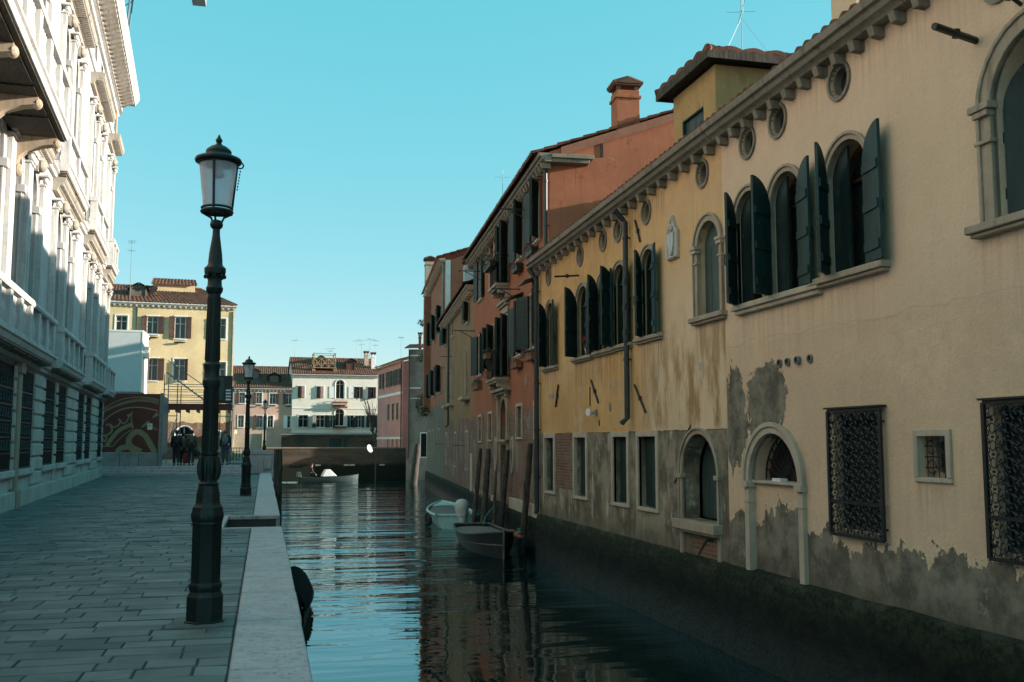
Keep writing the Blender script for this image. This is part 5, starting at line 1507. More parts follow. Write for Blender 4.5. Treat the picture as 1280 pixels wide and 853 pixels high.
# white house
wf = farhouse('far_house', 'white house with arched balcony window and timber roof terrace at the canal end', 2.5, 100, R(1.5), 8.4, 8.2, 9., 4.5, 10.05, 'far_white',
    [(.85,6.0,.66,1.15,False,'brown',(25,25),'dark',False), (2.68,6.0,.66,1.15,False,'brown',(25,25),'dark',False), (4.62,5.95,.84,1.85,True,None,None,'glass',False), (6.32,6.0,.58,1.15,False,'brown',(12,170),'dark',False), (7.72,6.0,.62,1.15,False,'brown',(12,120),'dark',False),
     (1.1,3.1,.9,1.2,False,'green',(90,90),'dark',True), (2.75,3.1,.86,1.2,False,'green',(150,170),'dark',True), (3.72,3.1,.5,1.2,False,'green',(40,170),'dark',True), (4.62,3.25,.88,1.7,True,'green',None,'dark',False),
     (5.72,3.1,.62,1.2,False,'green',(50,170),'dark',True), (6.5,3.1,.6,1.2,False,'green',(150,150),'dark',True), (7.65,3.1,.75,1.2,False,'green',(50,150),'dark',True)], z0=.2)
for u in (3.85, 5.75):
    mb = MB(); mb.box(u-.27, u+.27, -.04, 0, 6.0, 7.15); mb.build('blind_panel', M['white'], wf)
mb = MB(); mb.box(3.95,5.3,-.62,.02,5.32,5.45); mb.box(4.1,4.2,-.4,0,5.15,5.32); mb.box(5.05,5.15,-.4,0,5.15,5.32); mb.build('balcony', M['palestone'], wf)
mb = MB(); mb.box(3.95,5.3,-.55,.02,3.1,3.2); mb.tube([(3.98,-.5,3.2),(3.98,-.5,4.0)], .02, 4); mb.build('balcony', M['iron'], wf)
mb = MB(); mb.box(0,8.4,-.05,0,4.93,4.99); mb.box(-.05,8.4,-.12,.02,2.55,2.68); mb.build('string_course', M['white'], wf)
dormer(wf, 5.75, .8, 8.75, .9, 1.0, 'brown', 'brown'); dormer(wf, 2.9, 2.4, 9.2, .9, .9, 'greywood', 'dark')
chimney(wf, 7.5, 2.6, 8.6, 10.7, .42, .42, 'palestone'); chimney(wf, 8.1, 1.6, 8.3, 10.5, .42, .42, 'white')
# timber terrace on the roof
mb = MB()
for x in (2.05, 4.15):
    mb.box(x-.16, x+.16, .3, .62, 8.4, 9.0)
    for y_ in (.3, 2.4): mb.box(x-.045, x+.045, y_, y_+.09, 8.7, 10.5)
mb.box(1.95,4.3,.2,2.6,8.98,9.06)
for z in (9.45, 9.95, 10.42): mb.box(2.05,4.2,.31,.37,z,z+.06); mb.box(2.05,4.2,2.42,2.48,z,z+.06); mb.box(2.02,2.08,.38,2.42,z,z+.06); mb.box(4.16,4.22,.38,2.42,z,z+.06)
for x0, x1 in ((2.08,2.78),(2.78,3.48),(3.48,4.16)):
    mb.tube([(x0,.34,9.08),(x1,.34,9.95)], .03, 4); mb.tube([(x1,.34,9.08),(x0,.34,9.95)], .03, 4); mb.box(x1-.03, x1+.03, .31, .37, 9.06, 9.96)
mb.build('roof_terrace', M['terrace'], wf)
bpy.context.view_layer.update()
planter(on(wf,4.62,-.25,5.47), R(1.5), 1.5, 'row of reddish and green balcony flowers on the white house', 'plants on far balconies', 'reddry', 'pot', 200, (1.,1.4,1.6), hang=False, seed=51)
planter(on(wf,4.62,-.22,5.0), R(1.5), 1.5, 'green plants trailing below the arched window balcony of the white house', 'plants on far balconies', 'dryleaf', 'pot', 200, (1.1,1.4,1.6), hang=True, seed=52)

# rose pink house and brick gable on the right of the far quay
eh = thing('far_house', 'rose pink house with blue green shutters and pale bands seen edge on', 'house', (10.97, 82, 0), R(-90+5.4))
H = []
for u in (-8.2,-5.4,-3.5,-1.55): window(eh, H, u, 6.45, .85, 1.35, False, .15, 'whitewood', 'glass', (.08,.05,.06), .06, 'palestone', (176,168), 'teal')
for u in (-5.4,-3.6,-1.9): window(eh, H, u, 3.55, .8, 1.4, False, .15, 'whitewood', 'curtain', (.08,.05,.06), .06, 'palestone', None, blind='teal'); window(eh, H, u, .9, .7, 1.1, False, .15, 'whitewood', 'dark', None, .05, 'palestone', None)
wall(eh, 'rose', [(-10.2,-1.6),(0,-1.6),(0,8.3),(-10.2,8.3)], H, (-10.2,0,7.,8.3,8.3,3.5,9.3), .2)
mb = MB(); mb.box(-10.2,0,-.05,0,5.62,5.85); mb.box(-10.2,0,-.05,0,1.9,2.1); mb.build('string_course', M['white'], eh)
mb = MB(); mb.sweep([(0,0),(-.2,0),(-.25,.15),(0,.15)], -10.25, 8.28, .02, 8.28); mb.build('cornice', M['trim'], eh)
mb = MB(); tile_roof(mb, (-10.3,-.34,8.45), (.05,-.34,8.45), (.05,3.5,9.5), (-10.3,3.5,9.5)); mb.build('roof', M['tiles'], eh)
downpipe(eh, -.15, 8.2, .5, .05, None, .02)
bg = thing('brick_house', 'grey brick gable with a white framed dark door standing at the far canal corner', 'house', (11.0, 79, 0), R(-15))
H = [[(1.05,.5),(1.5,.5),(1.5,2.35),(1.05,2.35)]]
wall(bg, 'brick', [(0,-1.7),(6,-1.7),(6,9.05),(0,9.05)], H, None, .25)
mb = MB(); mb.poly([(0,0,-1.7),(0,3.2,-1.7),(0,3.2,9.1),(0,0,9.05)]); mb.poly([(6,0,-1.7),(6,3.2,-1.7),(6,3.2,9.1),(6,0,9.05)]); mb.poly([(0,3.2,6),(6,3.2,6),(6,3.2,9.1),(0,3.2,9.1)]); mb.build('side_wall', M['rose'], bg)
mb = MB(); mb.ring(arch_path(.45,1.85,0,8,True), arch_path(.45,1.85,.08,8,True), -.05, .05); mb.box(-.3,.3,-.06,.05,-.09,-.002); d_ = mb.build('door', M['white'], bg, (1.275,0,.5)); mb = MB(); mb.box(-.22,.22,.1,.14,0,1.84); mb.build('door_leaf', M['dark'], d_)
mb = MB()
for z in (5.9, 8.5): mb.box(.03,1.0,-.02,.0,z,z+.1)
mb.box(.02,6,-.03,0,5.1,5.16); mb.build('stone_band', M['white'], bg)
mb = MB(); tile_roof(mb, (-.3,-.25,9.1), (6.2,-.25,9.25), (6.2,3.4,9.9), (-.3,3.4,9.75), .2, .36); mb.build('roof', M['tiles'], bg)
for a_ in (1.2, 1.75):
    mb = MB(); mb.box(-.02,.0,a_,a_+.5,6.7,8.5); mb.build('shutter', M['green'], bg)
downpipe(bg, .08, 9.0, .4, .05, None, .02)
chimney(bg, .75, 1.4, 9.2, 10.3, .22, .22, 'pot'); chimney(bg, 1.75, 1.0, 9.2, 10.2, .22, .22, 'pot')
nb = farhouse('far_house', 'unseen house added behind the rose pink house to shade the white house', 24, 92, R(-8), 8., 6.6, 8., 4., 7.6, 'far_pink', [(2.,5,.8,1.3,False,None,None,'glass',True), (5.5,5,.8,1.3,False,None,None,'glass',True)])  # out of view, added for its shadow on the white house

# far quay wall, garden wall, gate
mb = MB(); mb.box(-2.0,11.0,80.,80.4,-1.8,1.16)
q = mb.build('quay_wall', M['quaybrick']); tag(q, 'long dark brick quay wall closing the canal behind the moving motorboat', 'wall')
mb = MB(); mb.box(-2.,11.0,79.95,80.44,1.162,1.26); mb.build('coping', M['darktrim'], q)
for x in (3.9, 6.1, 6.55, 8.9):
    mb = MB(); mb.box(x, x+.4, 79.95, 80.01, -.20, -.08); mb.build('white_stone', M['palestone'], q)
gw = thing('garden_wall', 'old brick garden wall with a dark gate in front of the white house', 'wall', (1.5, 97, 0))
mb = MB(); front(mb, [(0,.2),(9.4,.2),(9.4,2.35),(0,2.35)], [[(4.5,.3),(5.6,.3),(5.6,2.0),(4.5,2.0)]], .3); mb.box(0,9.4,.31,.4,.2,2.3); mb.build('wall', M['quaybrick'], gw)
mb = MB(); mb.box(-.05,9.45,-.05,.45,2.352,2.43); mb.build('coping', M['concrete'], gw)
mb = MB(); mb.box(4.52,5.58,.12,.2,.3,1.99); mb.box(5.85,6.2,-.05,-.001,.3,2.2); mb.build('gate', M['teal'], gw)

tree_bare((10.25, 93., .3), 'bare pollarded tree with upright branches between the white and the rose pink house')
t = thing('traffic_mirror', 'round white mirror on a grey pole standing before the far quay wall', 'mirror', (8.5,79.3,-1.7))
mb = MB(); mb.tube([(0,0,-.5),(0,0,2.9)], .055, 8); mb.build('pole', M['pipe'], t)
mb = MB(); mb.lathe([(.02,0),(.17,.05),(.30,.1),(.32,.13),(.30,.16),(.02,.17)], 20); mb.build('mirror_disc', M['white'], t, (-.55,-.15,2.82), (R(72),0,R(40)))
mb = MB(); mb.tube([(0,0,2.8),(-.5,-.08,2.82)], .03, 6); mb.build('bracket', M['pipe'], t)

# stepped bridge
b = thing('bridge', 'stone foot bridge with sunlit steps climbing over the side canal', 'bridge', (-1.15, 69.5, 0))
mb = MB()
for k in range(12): mb.box(-1.0, .95, k*.42, k*.42+.42 if k < 11 else 11.5, .42 if k else .42, .45+.15*(k+1))
mb.build('steps', M['palestone'], b, bevel=.01)
mb = MB()
for x0 in (-1.25, .951): mb.add([(x0,-.3,.42),(x0+.28,-.3,.42),(x0+.28,5.,2.2),(x0,5.,2.2),(x0,-.3,.75),(x0+.28,-.3,.75),(x0+.28,5.,2.55),(x0,5.,2.55)], [(0,3,2,1),(4,5,6,7),(0,1,5,4),(1,2,6,5),(2,3,7,6),(3,0,4,7)]); mb.box(x0, x0+.28, 5.001, 11.5, -1.6, 2.55)
mb.build('side_wall', M['trim'], b)
p = thing('parapet', 'pale stone parapet where the quay ends beside the second lamp', 'parapet', (-.13, 56, 0))
mb = MB(); mb.box(-.70,.68,0,.32,.98,1.22); mb.box(-.66,.64,.03,.29,-.3,.98); mb.box(.1,.5,-.06,.03,.2,.9); mb.build('wall', M['kerb'], p, bevel=.02)
r = thing('iron_railing', 'low black iron railing with scrolls between the last walker and the stone parapet', 'railing', (-1.38, 56.1, .44))
mb = MB()
for z in (.08, .9): mb.tube([(-.54,0,z),(.5,0,z)], .02, 6)
for i in range(8): mb.tube([(-.54+i*.149,0,0),(-.54+i*.149,0,.92)], .014, 5)
for i in range(3):
    for s_ in (-1, 1): mb.tube([(-.35+i*.33+s_*.1*cos(a),-.01,.5+.25*sin(a)) for a in [k*.7 for k in range(9)]], .012, 4)
mb.build('bars', M['iron'], r)

# ------------------------------------------------------------------ building site
hd = thing('hoarding', 'maroon site hoarding printed with a cream crown on a concrete base', 'hoarding', (-7.92, 53.6, .44))
mb = MB(); mb.box(0,2.68,0,.09,.70,3.66); mb.build('panel', M['maroon'], hd)
mb = MB(); mb.box(.0,.85,-.06,.5,0,.69); mb.box(.87,1.75,-.06,.5,0,.69); mb.box(1.77,2.66,-.06,.5,0,.69); mb.build('concrete_base', M['concrete'], hd, bevel=.02)
mb = MB(); mb.box(2.69,2.85,.0,.16,0,3.7); mb.box(2.69,2.75,.16,4.,.6,3.6); mb.build('post', M['zinc'], hd)
def ribbon(mb, pts, w, y=-.004, smooth=True):
    P = [((x-50)*.00578, (635-z)*.00578+.70) for x, z in pts]
    P = [Vector((x,0,z)) for x, z in P]
    if smooth and len(P) > 2: P = spline(P, 6)
    vs = []; n = len(P)
    ws = w if isinstance(w, (list, tuple)) else [w]*n
    for i, p_ in enumerate(P):
        t_ = (P[min(i+1,n-1)]-P[max(i-1,0)]).normalized(); nn = Vector((-t_.z,0,t_.x))
        ww = (w if not isinstance(w, (list, tuple)) else w[0]+(w[1]-w[0])*i/(n-1))*.00578/2
        vs += [p_+nn*ww+Vector((0,y,0)), p_-nn*ww+Vector((0,y,0))]
    mb.add(vs, [(2*i,2*i+1,2*i+3,2*i+2) for i in range(n-1)])
mb = MB()
ribbon(mb, [(52,258),(120,210),(220,168),(330,152),(430,158),(503,176)], 7); ribbon(mb, [(52,292),(120,245),(220,203),(330,187),(430,192),(503,212)], 7)
arc = [(52+i*18.8, 275-105*sin((i/24)*pi*.62)+ (i>16)*(i-16)*1.6) for i in range(25)]
for i in range(24):
    (x0,z0),(x1,z1) = arc[i], arc[i+1]
    ribbon(mb, [(x0,z0-13),(x1,z1+13)], 4, -.005, False); ribbon(mb, [(x0,z0+13),(x1,z1-13)], 4, -.006, False)
ribbon(mb, [(52,368),(120,305),(200,262),(290,243),(390,247),(503,272)], 11)
ribbon(mb, [(90,580),(120,525),(190,440),(295,388)], 34, -.007); ribbon(mb, [(140,580),(185,525),(240,470),(300,432)], 7, -.008); ribbon(mb, [(50,582),(140,582)], 8, -.009, False)
ribbon(mb, [(50,515),(70,540),(85,505),(55,480)], 14); ribbon(mb, [(62,490),(100,478),(128,440),(108,395)], 16, -.0075); ribbon(mb, [(75,400),(108,392),(140,415),(175,400),(192,365),(176,342)], 13, -.0085)
ribbon(mb, [(192,350),(206,378),(235,378),(255,345),(262,318)], 11, -.0095); ribbon(mb, [(250,322),(275,305),(292,280)], [30,4], -.0065); ribbon(mb, [(285,282),(282,340),(297,425)], [4,14], -.0055)
ribbon(mb, [(175,636),(205,600),(262,580),(272,510),(330,455),(400,490),(450,570),(485,634)], 46, -.0045); ribbon(mb, [(262,560),(300,600),(370,634)], 60, -.0035); ribbon(mb, [(330,512),(352,510),(400,560),(440,600)], 1, -.0046)
ribbon(mb, [(360,424),(430,368)], [2,34], -.0057, False); ribbon(mb, [(455,410),(495,440)], 8, -.0058, False); ribbon(mb, [(455,336),(500,296)], [4,36], -.0059, False)
mb.build('crown_print', M['printcream'], hd, flat=True)
mb = MB(); mb.box(2.12,2.36,-.02,-.001,1.84,2.16); sg = mb.build('warning_sign', M['white'], hd); mb = MB(); mb.prism([(2.15,2.0),(2.33,2.0),(2.24,2.13)], -.024, -.0205); mb.build('triangle', M['signyellow'], sg)
cb = thing('site_cabin', 'white site cabin raised on a steel frame above the maroon hoarding', 'cabin', (-10.44, 70, -.28))
cb.scale = (1.167,.62,1.167)
mb = MB(); mb.box(0,2.02,0,5.6,4.5,7.9); mb.build('body', M['metalwhite'], cb, bevel=.03)
mb = MB(); mb.box(-.04,2.06,-.04,5.64,7.9,8.02); mb.box(-.03,.06,-.03,.06,4.5,7.9); mb.box(1.98,2.05,-.03,.06,4.5,7.9); mb.build('frame', M['white'], cb, bevel=.01)
for y_ in (.9, 1.9):
    mb = MB()
    for k in range(4): mb.box(2.03, 2.30+.0*k, y_, y_+.75, 6.5+k*.17, 6.6+k*.17)
    mb.box(2.03, 2.26, y_+.02, y_+.73, 6.5, 7.15)
    mb.build('air_conditioner', M['white'], cb)
mb = MB()
for x in (.08, 1.94):
    for y_ in (.1, 2.8, 5.5): mb.box(x-.07, x+.07, y_-.07, y_+.07, .44, 4.5)
mb.box(0,2.02,0,.12,4.3,4.49); mb.build('steel_frame', M['zinc'], cb)
sf = thing('scaffold_canopy', 'scaffold canopy with maroon edge and a steep ladder stair over the walkway', 'scaffold', (-5.52, 58, 0))
mb = MB(); mb.box(0,3.68,0,2.6,3.5,3.56)
for i in range(7): mb.box(.1+i*.56, .16+i*.56, .05, 2.55, 3.32, 3.49)
mb.build('deck', M['zinc'], sf)
mb = MB(); mb.box(-.02,3.70,-.05,-.0,3.42,3.78); mb.build('fascia', M['maroon'], sf)
mb = MB()
for x in (.05, .75, 2.95, 3.62):
    for y_ in (.1, 2.5): mb.tube([(x,y_,.44),(x,y_,4.9 if x > .5 else 5.4)], .03, 6)
for z in (3.95, 4.25, 4.55, 4.85): mb.tube([(0,.05,z),(3.66,.05,z)], .02, 5); mb.tube([(0,2.5,z),(3.66,2.5,z)], .02, 5)
for z in (1.6, 3.1): mb.tube([(0,.1,z),(.8,.1,z)], .025, 5); mb.tube([(2.9,.1,z),(3.66,.1,z)], .025, 5)
mb.tube([(0,.1,.6),(.75,.1,3.)], .02, 5)
mb.build('tube_frame', M['zinc'], sf)
mb = MB()
for y_ in (.35, .95): mb.tube([(.15,y_,5.5),(2.7,y_,3.6)], .035, 6); mb.tube([(.15,y_,6.2),(2.7,y_,4.4)], .02, 5)
for i in range(12): mb.box(.15+i*.215-.08, .15+i*.215+.08, .35, .95, 5.48-i*.16, 5.51-i*.16)
mb.build('stair', M['zinc'], sf)
sb = thing('site_notice_board', 'dark site notice board with white text bars above the scaffold canopy', 'notice board', (-2.78, 57.8, 3.8))
mb = MB(); mb.box(0,.95,0,.05,0,1.55); mb.build('board', M['hullblue'], sb)
mb = MB(); mb.box(.06,.5,-.006,0,.2,1.45); mb.build('picture_panel', M['greyblind'], sb)
for k in range(4):
    mb = MB(); mb.box(.6,.88,-.006,0,.18+k*.17,.27+k*.17); mb.build('text_bar', M['white'], sb)
# tower crane behind the palace
cr = thing('tower_crane', 'leaning grey blue lattice crane with a concrete counterweight behind the palace roof', 'crane', (-17.4, 95, .3))
mb = MB(); hw = .75
for sx in (-1, 1):
    for sy in (-1, 1): mb.tube([(sx*hw,sy*hw,0),(sx*hw,sy*hw,46)], .09, 5)
for k in range(30):
    z = k*1.53
    for s_ in (-1, 1):
        a = 1 if k % 2 else -1
        mb.tube([(-hw*a,s_*hw,z),(hw*a,s_*hw,z+1.53)], .05, 4); mb.tube([(s_*hw,-hw*a,z),(s_*hw,hw*a,z+1.53)], .05, 4)
mst = mb.build('mast', M['craneblue'], cr); mst.rotation_euler.y = R(4.8)
mb = MB()
for sy in (-.6, .6):
    mb.tube([(-24,sy,45.6),(12,sy,45.6)], .08, 5)
    for k in range(36): mb.tube([(-24+k,sy,45.6),(-23.5+k,0,46.7),(-23+k,sy,45.6)], .04, 4)
mb.tube([(-24,0,46.7),(12,0,46.7)], .08, 5); mb.build('jib', M['craneblue'], cr)
mb = MB(); mb.box(9.7,10.95,-.9,.9,42.8,45.5); mb.build('counterweight', M['concrete'], cr, bevel=.05)
for i, (x, y_, z, h, lb) in enumerate(((9.05,104,9.6,2.6,'leftmost of the tall thin aerials behind the white house roof'), (9.6,104.5,9.6,2.75,'second tall thin aerial behind the white house roof'), (10.4,104,9.5,2.9,'tall aerial above the two white chimneys'),
        (11.1,105,9.5,2.9,'tallest aerial just right of the white chimneys'), (12.5,95,9.,2.7,'lone aerial above the rose pink house roof'), (-9.5,74,12.2,3.7,'thin aerial above the pale yellow house dormer'), (2.8,106,9.,3.3,'faint aerial above the left end of the white house'), (6.4,105,9.9,1.5,'short aerial behind the timber roof terrace'))):
    antenna((x,y_,z), h, lb, ((.97,1.3,5),(.8,.7,3)) if i % 2 else ((.98,1.0,4),), gA, False, R(20*i), .018)
# ------------------------------------------------------------------ lamps
def make_lamp(label, loc):
    t = thing('street_lamp', label, 'street lamp', loc, 0, 'street lamps along the quay')
    mb = MB()
    mb.lathe([(.19,0),(.19,.02),(.172,.03),(.172,.24),(.158,.262),(.146,.285),(.15,.30),(.158,.325),(.155,.345),(.14,.365),(.139,.38)], 8)
    mb.lathe([(.139,.38),(.139,.885),(.146,.90),(.142,.915),(.15,.93),(.157,.965),(.157,.99),(.148,1.01),(.143,1.05),(.122,1.075),(.115,1.10),(.112,1.16),(.098,1.235),(.092,1.25)], 8)
    mb.lathe([(.092,1.25),(.096,1.265),(.078,1.285),(.074,1.30),(.084,1.36),(.088,1.42),(.084,1.48),(.076,1.52),(.084,1.535),(.084,1.55)], 20)
    for i in range(10):        # acanthus leaves on the bulge
        a = 2*pi*i/10; pts = [((.078+.018*sin(k*.9))*cos(a), (.078+.018*sin(k*.9))*sin(a), 1.30+k*.07) for k in range(4)]
        mb.tube(pts, [.012,.018,.016,.005], 5)
    mb.build('base', M['lampiron'], t, ang=28)
    mb = MB()
    mb.lathe([(.07,1.55),(.069,2.15),(.076,2.17),(.083,2.2),(.083,2.23),(.072,2.25),(.07,2.33),(.078,2.36),(.078,2.38),(.066,2.40),(.058,3.05),(.076,3.08),(.08,3.11),(.068,3.13),(.064,3.19),(.072,3.22),(.096,3.245),(.1,3.27),(.1,3.30),(.075,3.325),
              (.068,3.34),(.066,3.38),(.064,3.40),(.06,3.45),(.05,3.52),(.036,3.62),(.034,3.68),(.055,3.70),(.062,3.725),(.055,3.755),(.03,3.77)], 18)
    for i in range(14):
        a = 2*pi*i/14; mb.tube([(.068*cos(a),.068*sin(a),1.57),(.066*cos(a),.066*sin(a),2.14)], .006, 4)
        mb.tube([(.066*cos(a),.066*sin(a),2.42),(.057*cos(a),.057*sin(a),3.02)], .0055, 4)
    for i in range(8):
        a = 2*pi*i/8; mb.sphere((.088*cos(a),.088*sin(a),3.22), (.018,.018,.022), 6, 4)
    mb.build('shaft', M['lampiron'], t, ang=28)
    # lantern
    mb = MB(); z0, z1 = 3.85, 4.325; r0, r1 = .128, .178
    def ringt(r, z, th): mb.tube([(r*cos(2*pi*i/28), r*sin(2*pi*i/28), z) for i in range(28)], th, 6, closed=True)
    ringt(r0+.01, z0, .018); ringt(r0+.012, z0+.035, .012); ringt(r1+.004, z1, .012); ringt(.06, z0, .008)
    for i in range(12):
        a = 2*pi*i/12; mb.tube([(.06*cos(a),.06*sin(a),z0),((r0+.01)*cos(a),(r0+.01)*sin(a),z0)], .005, 4)
        mb.tube([(.095*cos(a+.26)+.02*cos(k*1.05),.095*sin(a+.26)+.02*sin(k*1.05),z0) for k in range(6)], .004, 4, closed=True)
    for i in range(3):
        a = 2*pi*i/3+.35
        mb.tube([((r0+.012)*cos(a),(r0+.012)*sin(a),z0-.02),((r1+.008)*cos(a),(r1+.008)*sin(a),z1)], .013, 6)
        mb.tube([(.045*cos(a),.045*sin(a),3.745),(.07*cos(a),.07*sin(a),3.80),((r0+.012)*cos(a),(r0+.012)*sin(a),z0-.01)], .011, 6)
    a = .2; x = (r1+.03)*cos(a); y = (r1+.03)*sin(a)
    mb.tube([(x+.03*cos(k*.8),y,4.33+.03*sin(k*.8)) for k in range(9)], .008, 5)
    for k in range(7): mb.sphere((x-.004*k,y,4.27-.03*k), (.007,.007,.012), 6, 4)
    ln = mb.build('lantern', M['lampiron'], t, ang=28)
    mb = MB(); mb.lathe([(.176,4.33),(.215,4.335),(.222,4.352),(.212,4.372),(.15,4.398),(.125,4.405),(.118,4.42),(.122,4.44),(.112,4.46),(.075,4.49),(.05,4.5),(.03,4.515),(.022,4.53),(.032,4.545),(.032,4.56),(.018,4.58),(.008,4.605),(.002,4.615)], 26)
    mb.build('lantern_roof', M['lampiron'], ln, ang=28)
    mb = MB(); n = 28; vs = []
    for z, r in ((z0+.03,r0), (z1,r1), (z1,r1-.006), (z0+.03,r0-.006)):
        for i in range(n): vs.append((r*cos(2*pi*i/n), r*sin(2*pi*i/n), z))
    mb.add(vs, [(k*n+i, k*n+(i+1)%n, ((k+1)%4)*n+(i+1)%n, ((k+1)%4)*n+i) for k in range(4) for i in range(n)])
    mb.build('lantern_glass', M['lampglass'], ln)
    mb = MB(); mb.lathe([(.03,4.33),(.035,4.25),(.06,4.23),(.062,4.20),(.04,4.185),(.0,4.18)], 14); mb.build('bulb_holder', M['white'], ln)
    return t
L1 = make_lamp('cast iron street lamp nearest the camera standing on the open paving, tallest in view', (-.50, 9.79, 0))
L2 = copy_tree(L1); L2.location = (-.54, 32.3, 0); L2.scale = (1,1,.945); L2.rotation_euler.z = 1.1; L2['label'] = 'second street lamp standing beyond the water steps in front of the pink house'
L3 = copy_tree(L1); L3.location = (-.03, 67.4, .44); L3.scale = (.9,.9,.88); L3.rotation_euler.z = 2.; L3['label'] = 'small distant street lamp beside the stone bridge'
mb = MB(); mb.box(-.27,.27,-.27,.27,-.02,.010); mb.build('base_plate', M['basestone'], L1, bevel=.008)
o = MB(); o.add([(-.08,-.03,.004),(.07,-.05,.012),(.09,.03,.02),(-.02,.05,.008),(-.09,.02,.015)], [(0,1,2,3,4)]); p = o.build('paper_scrap', M['litter'], None, (-2.25, 9.5, .008), flat=True); tag(p, 'crumpled scrap of white paper lying on the paving', 'litter')

# ------------------------------------------------------------------ mooring posts
def mooring(label, a, b, r=.13, group='leaning timber mooring posts', seed=0):
    a, b = Vector(a), Vector(b); mb = MB(); n = 10; pts = []; rs = []
    for i in range(n+1):
        p = a.lerp(b, i/n)-a; w = .02*mnoise.noise(Vector((i*.8,seed,2.))); pts.append(p+Vector((w,w*.5,0))); rs.append(r*(1.06-.16*i/n)*(1+.06*mnoise.noise(Vector((i*1.3,seed,7.)))))
    rs[-1] *= .8
    mb.tube(pts, rs, 12)
    for k in (3, 7): mb.tube([(pts[k].x+rs[k]*1.02*cos(t), pts[k].y+rs[k]*1.02*sin(t), pts[k].z+.01*t) for t in [q*.6 for q in range(21)]], .012, 4) if k == 7 and seed % 2 else None
    return tag(mb.build('mooring_post', M['post'], None, a), label, 'mooring post', group)
mooring('leaning mooring post nearest the yellow house, right of the dark boat', (6.78,26.6,-2.2), (6.95,26.05,1.62), .092, seed=1)
mooring('reddish leaning post rising behind the dark boat before the water door', (7.03,30.4,-2.2), (7.22,29.7,1.42), .088, seed=2)
mooring('thick grey mooring post beside the outboard motor of the pale boat', (6.70,31.3,-2.2), (7.12,32.0,1.42), .105, seed=3)
mooring('slim dark mooring post at the left edge of the group by the red house', (6.88,33.7,-2.2), (7.28,34.0,1.44), .085, seed=4)
mooring('short thin broken post between the thick grey post and the reddish post', (6.62,29.3,-2.2), (7.02,30.5,.75), .05, seed=5)
mooring('heavy dark mooring post standing alone near the far canal corner', (10.15,70.6,-2.4), (10.62,71.,1.5), .27, seed=6)
mooring('timber post against the left quay, right one of the pair beside the kerb', (.55,37.6,-2.2), (.53,37.,1.40), .11, seed=7)
mooring('timber post against the left quay, left one of the pair beside the kerb', (.53,43.,-2.2), (.48,42.6,1.36), .12, seed=8)

# ------------------------------------------------------------------ boats
def seatbox(mb, st, i, w=.22, dz=-.06):
    x, y, z = st[i][-1]; mb.box(-x+.02, x-.02, y-w/2, y+w/2, z+dz-.03, z+dz)
# pale open motorboat with covered outboard, stern towards the camera
b1 = thing('moored_boat', 'pale mint open boat with a grey cover and wrapped outboard motor moored by the posts', 'boat', (6.55, 34.5, -1.35), R(-5))
st = hull(6.0, 1.62, .44, 2.0, .86, .12)
mb = MB(); hull_mesh(mb, st); mb.build('hull', M['mintpaint'], b1, ang=50)
mb = MB(); rim(mb, st, .05); mb.build('gunwale', M['mintpaint'], b1)
mb = MB(); deck_mesh(mb, st, -.03, 1, 12, .02, .10); mb.build('boat_cover', M['tarp'], b1)
mb = MB(); deck_mesh(mb, st, -.02, 11, None, .03, .02); mb.build('foredeck', M['mintpaint'], b1)
om = MB(); om.lathe([(.05,-.35),(.10,-.2),(.135,.0),(.14,.08),(.155,.10),(.15,.13),(.185,.24),(.21,.42),(.195,.55),(.14,.63),(.05,.665),(.01,.67)], 14, (0,0,0))
motor = om.build('outboard_motor', M['motor'], b1, (.16,-.16,.34), (R(-8),0,0)); motor.scale = (1.2,1.5,1.05)
mb = MB(); mb.box(.10,.22,-.2,-.08,-.5,.2); mb.build('motor_leg', M['black'], b1)
for y_ in (1.2, 2.6):
    mb = MB(); mb.sphere((-.86,y_,.22), (.09,.13,.2), 10, 8); mb.build('fender', M['rubber'], b1)
mb = MB(); mb.tube([(.8,.3,.45),(.95,-.1,.7),(1.0,-.6,.8)], .014, 5); mb.tube([(-.72,.05,.5),(-.72,-.12,.52)], .03, 6); mb.build('mooring_rope', M['rope'], b1)
# dark wooden boat, bow towards the camera
b2 = thing('moored_boat', 'dark worn wooden boat with brown deck cover, bow to the camera by the right wall', 'boat', (6.22, 30.4, -1.35), R(180-2))
st = hull(4.95, 1.46, .46, 2.3, .72, .17, draft=.22)
mb = MB(); hull_mesh(mb, st); mb.build('hull', M['hullblue'], b2, ang=50)
mb = MB(); rim(mb, st, .032); tops = [s_[2] for s_ in st]
mb.tube([(x*1.03,y,z+.1) for x, y, z in tops], .018, 5); mb.tube([(-x*1.03,y,z+.1) for x, y, z in tops], .018, 5)
e = st[-1]; mb.tube([(0,e[0][1]+.01,e[0][2]-.05),(0,e[3][1]+.02,e[3][2]+.06)], .03, 6)
mb.build('gunwale', M['greywood'], b2)
mb = MB(); deck_mesh(mb, st, -.06, 1, 11, .03, .06); mb.build('boat_cover', M['tarp'], b2)
mb = MB(); deck_mesh(mb, st, -.04, 11, None, .02, .02); mb.build('foredeck', M['hullblue'], b2)
mb = MB()
for i in range(9): mb.sphere((-.55+rnd.uniform(-.12,.12), 3.5+i*.16, .52+rnd.uniform(0,.06)), (.1,.12,.05), 8, 5)
mb.build('rope_and_chain', M['pot'], b2)
mb = MB(); mb.tube(spline([(-.3,.4,.5),(-.45,.1,.75),(-.75,-.2,1.0),(-.8,-.3,.9)], 5), .014, 5); mb.tube([(-.85,2.8,.55),(-.98,3.6,.72)], .02, 5); mb.tube([(-.8,3.,.5),(-1.02,4.3,.82)], .02, 5); mb.build('mooring_rope', M['rope'], b2)
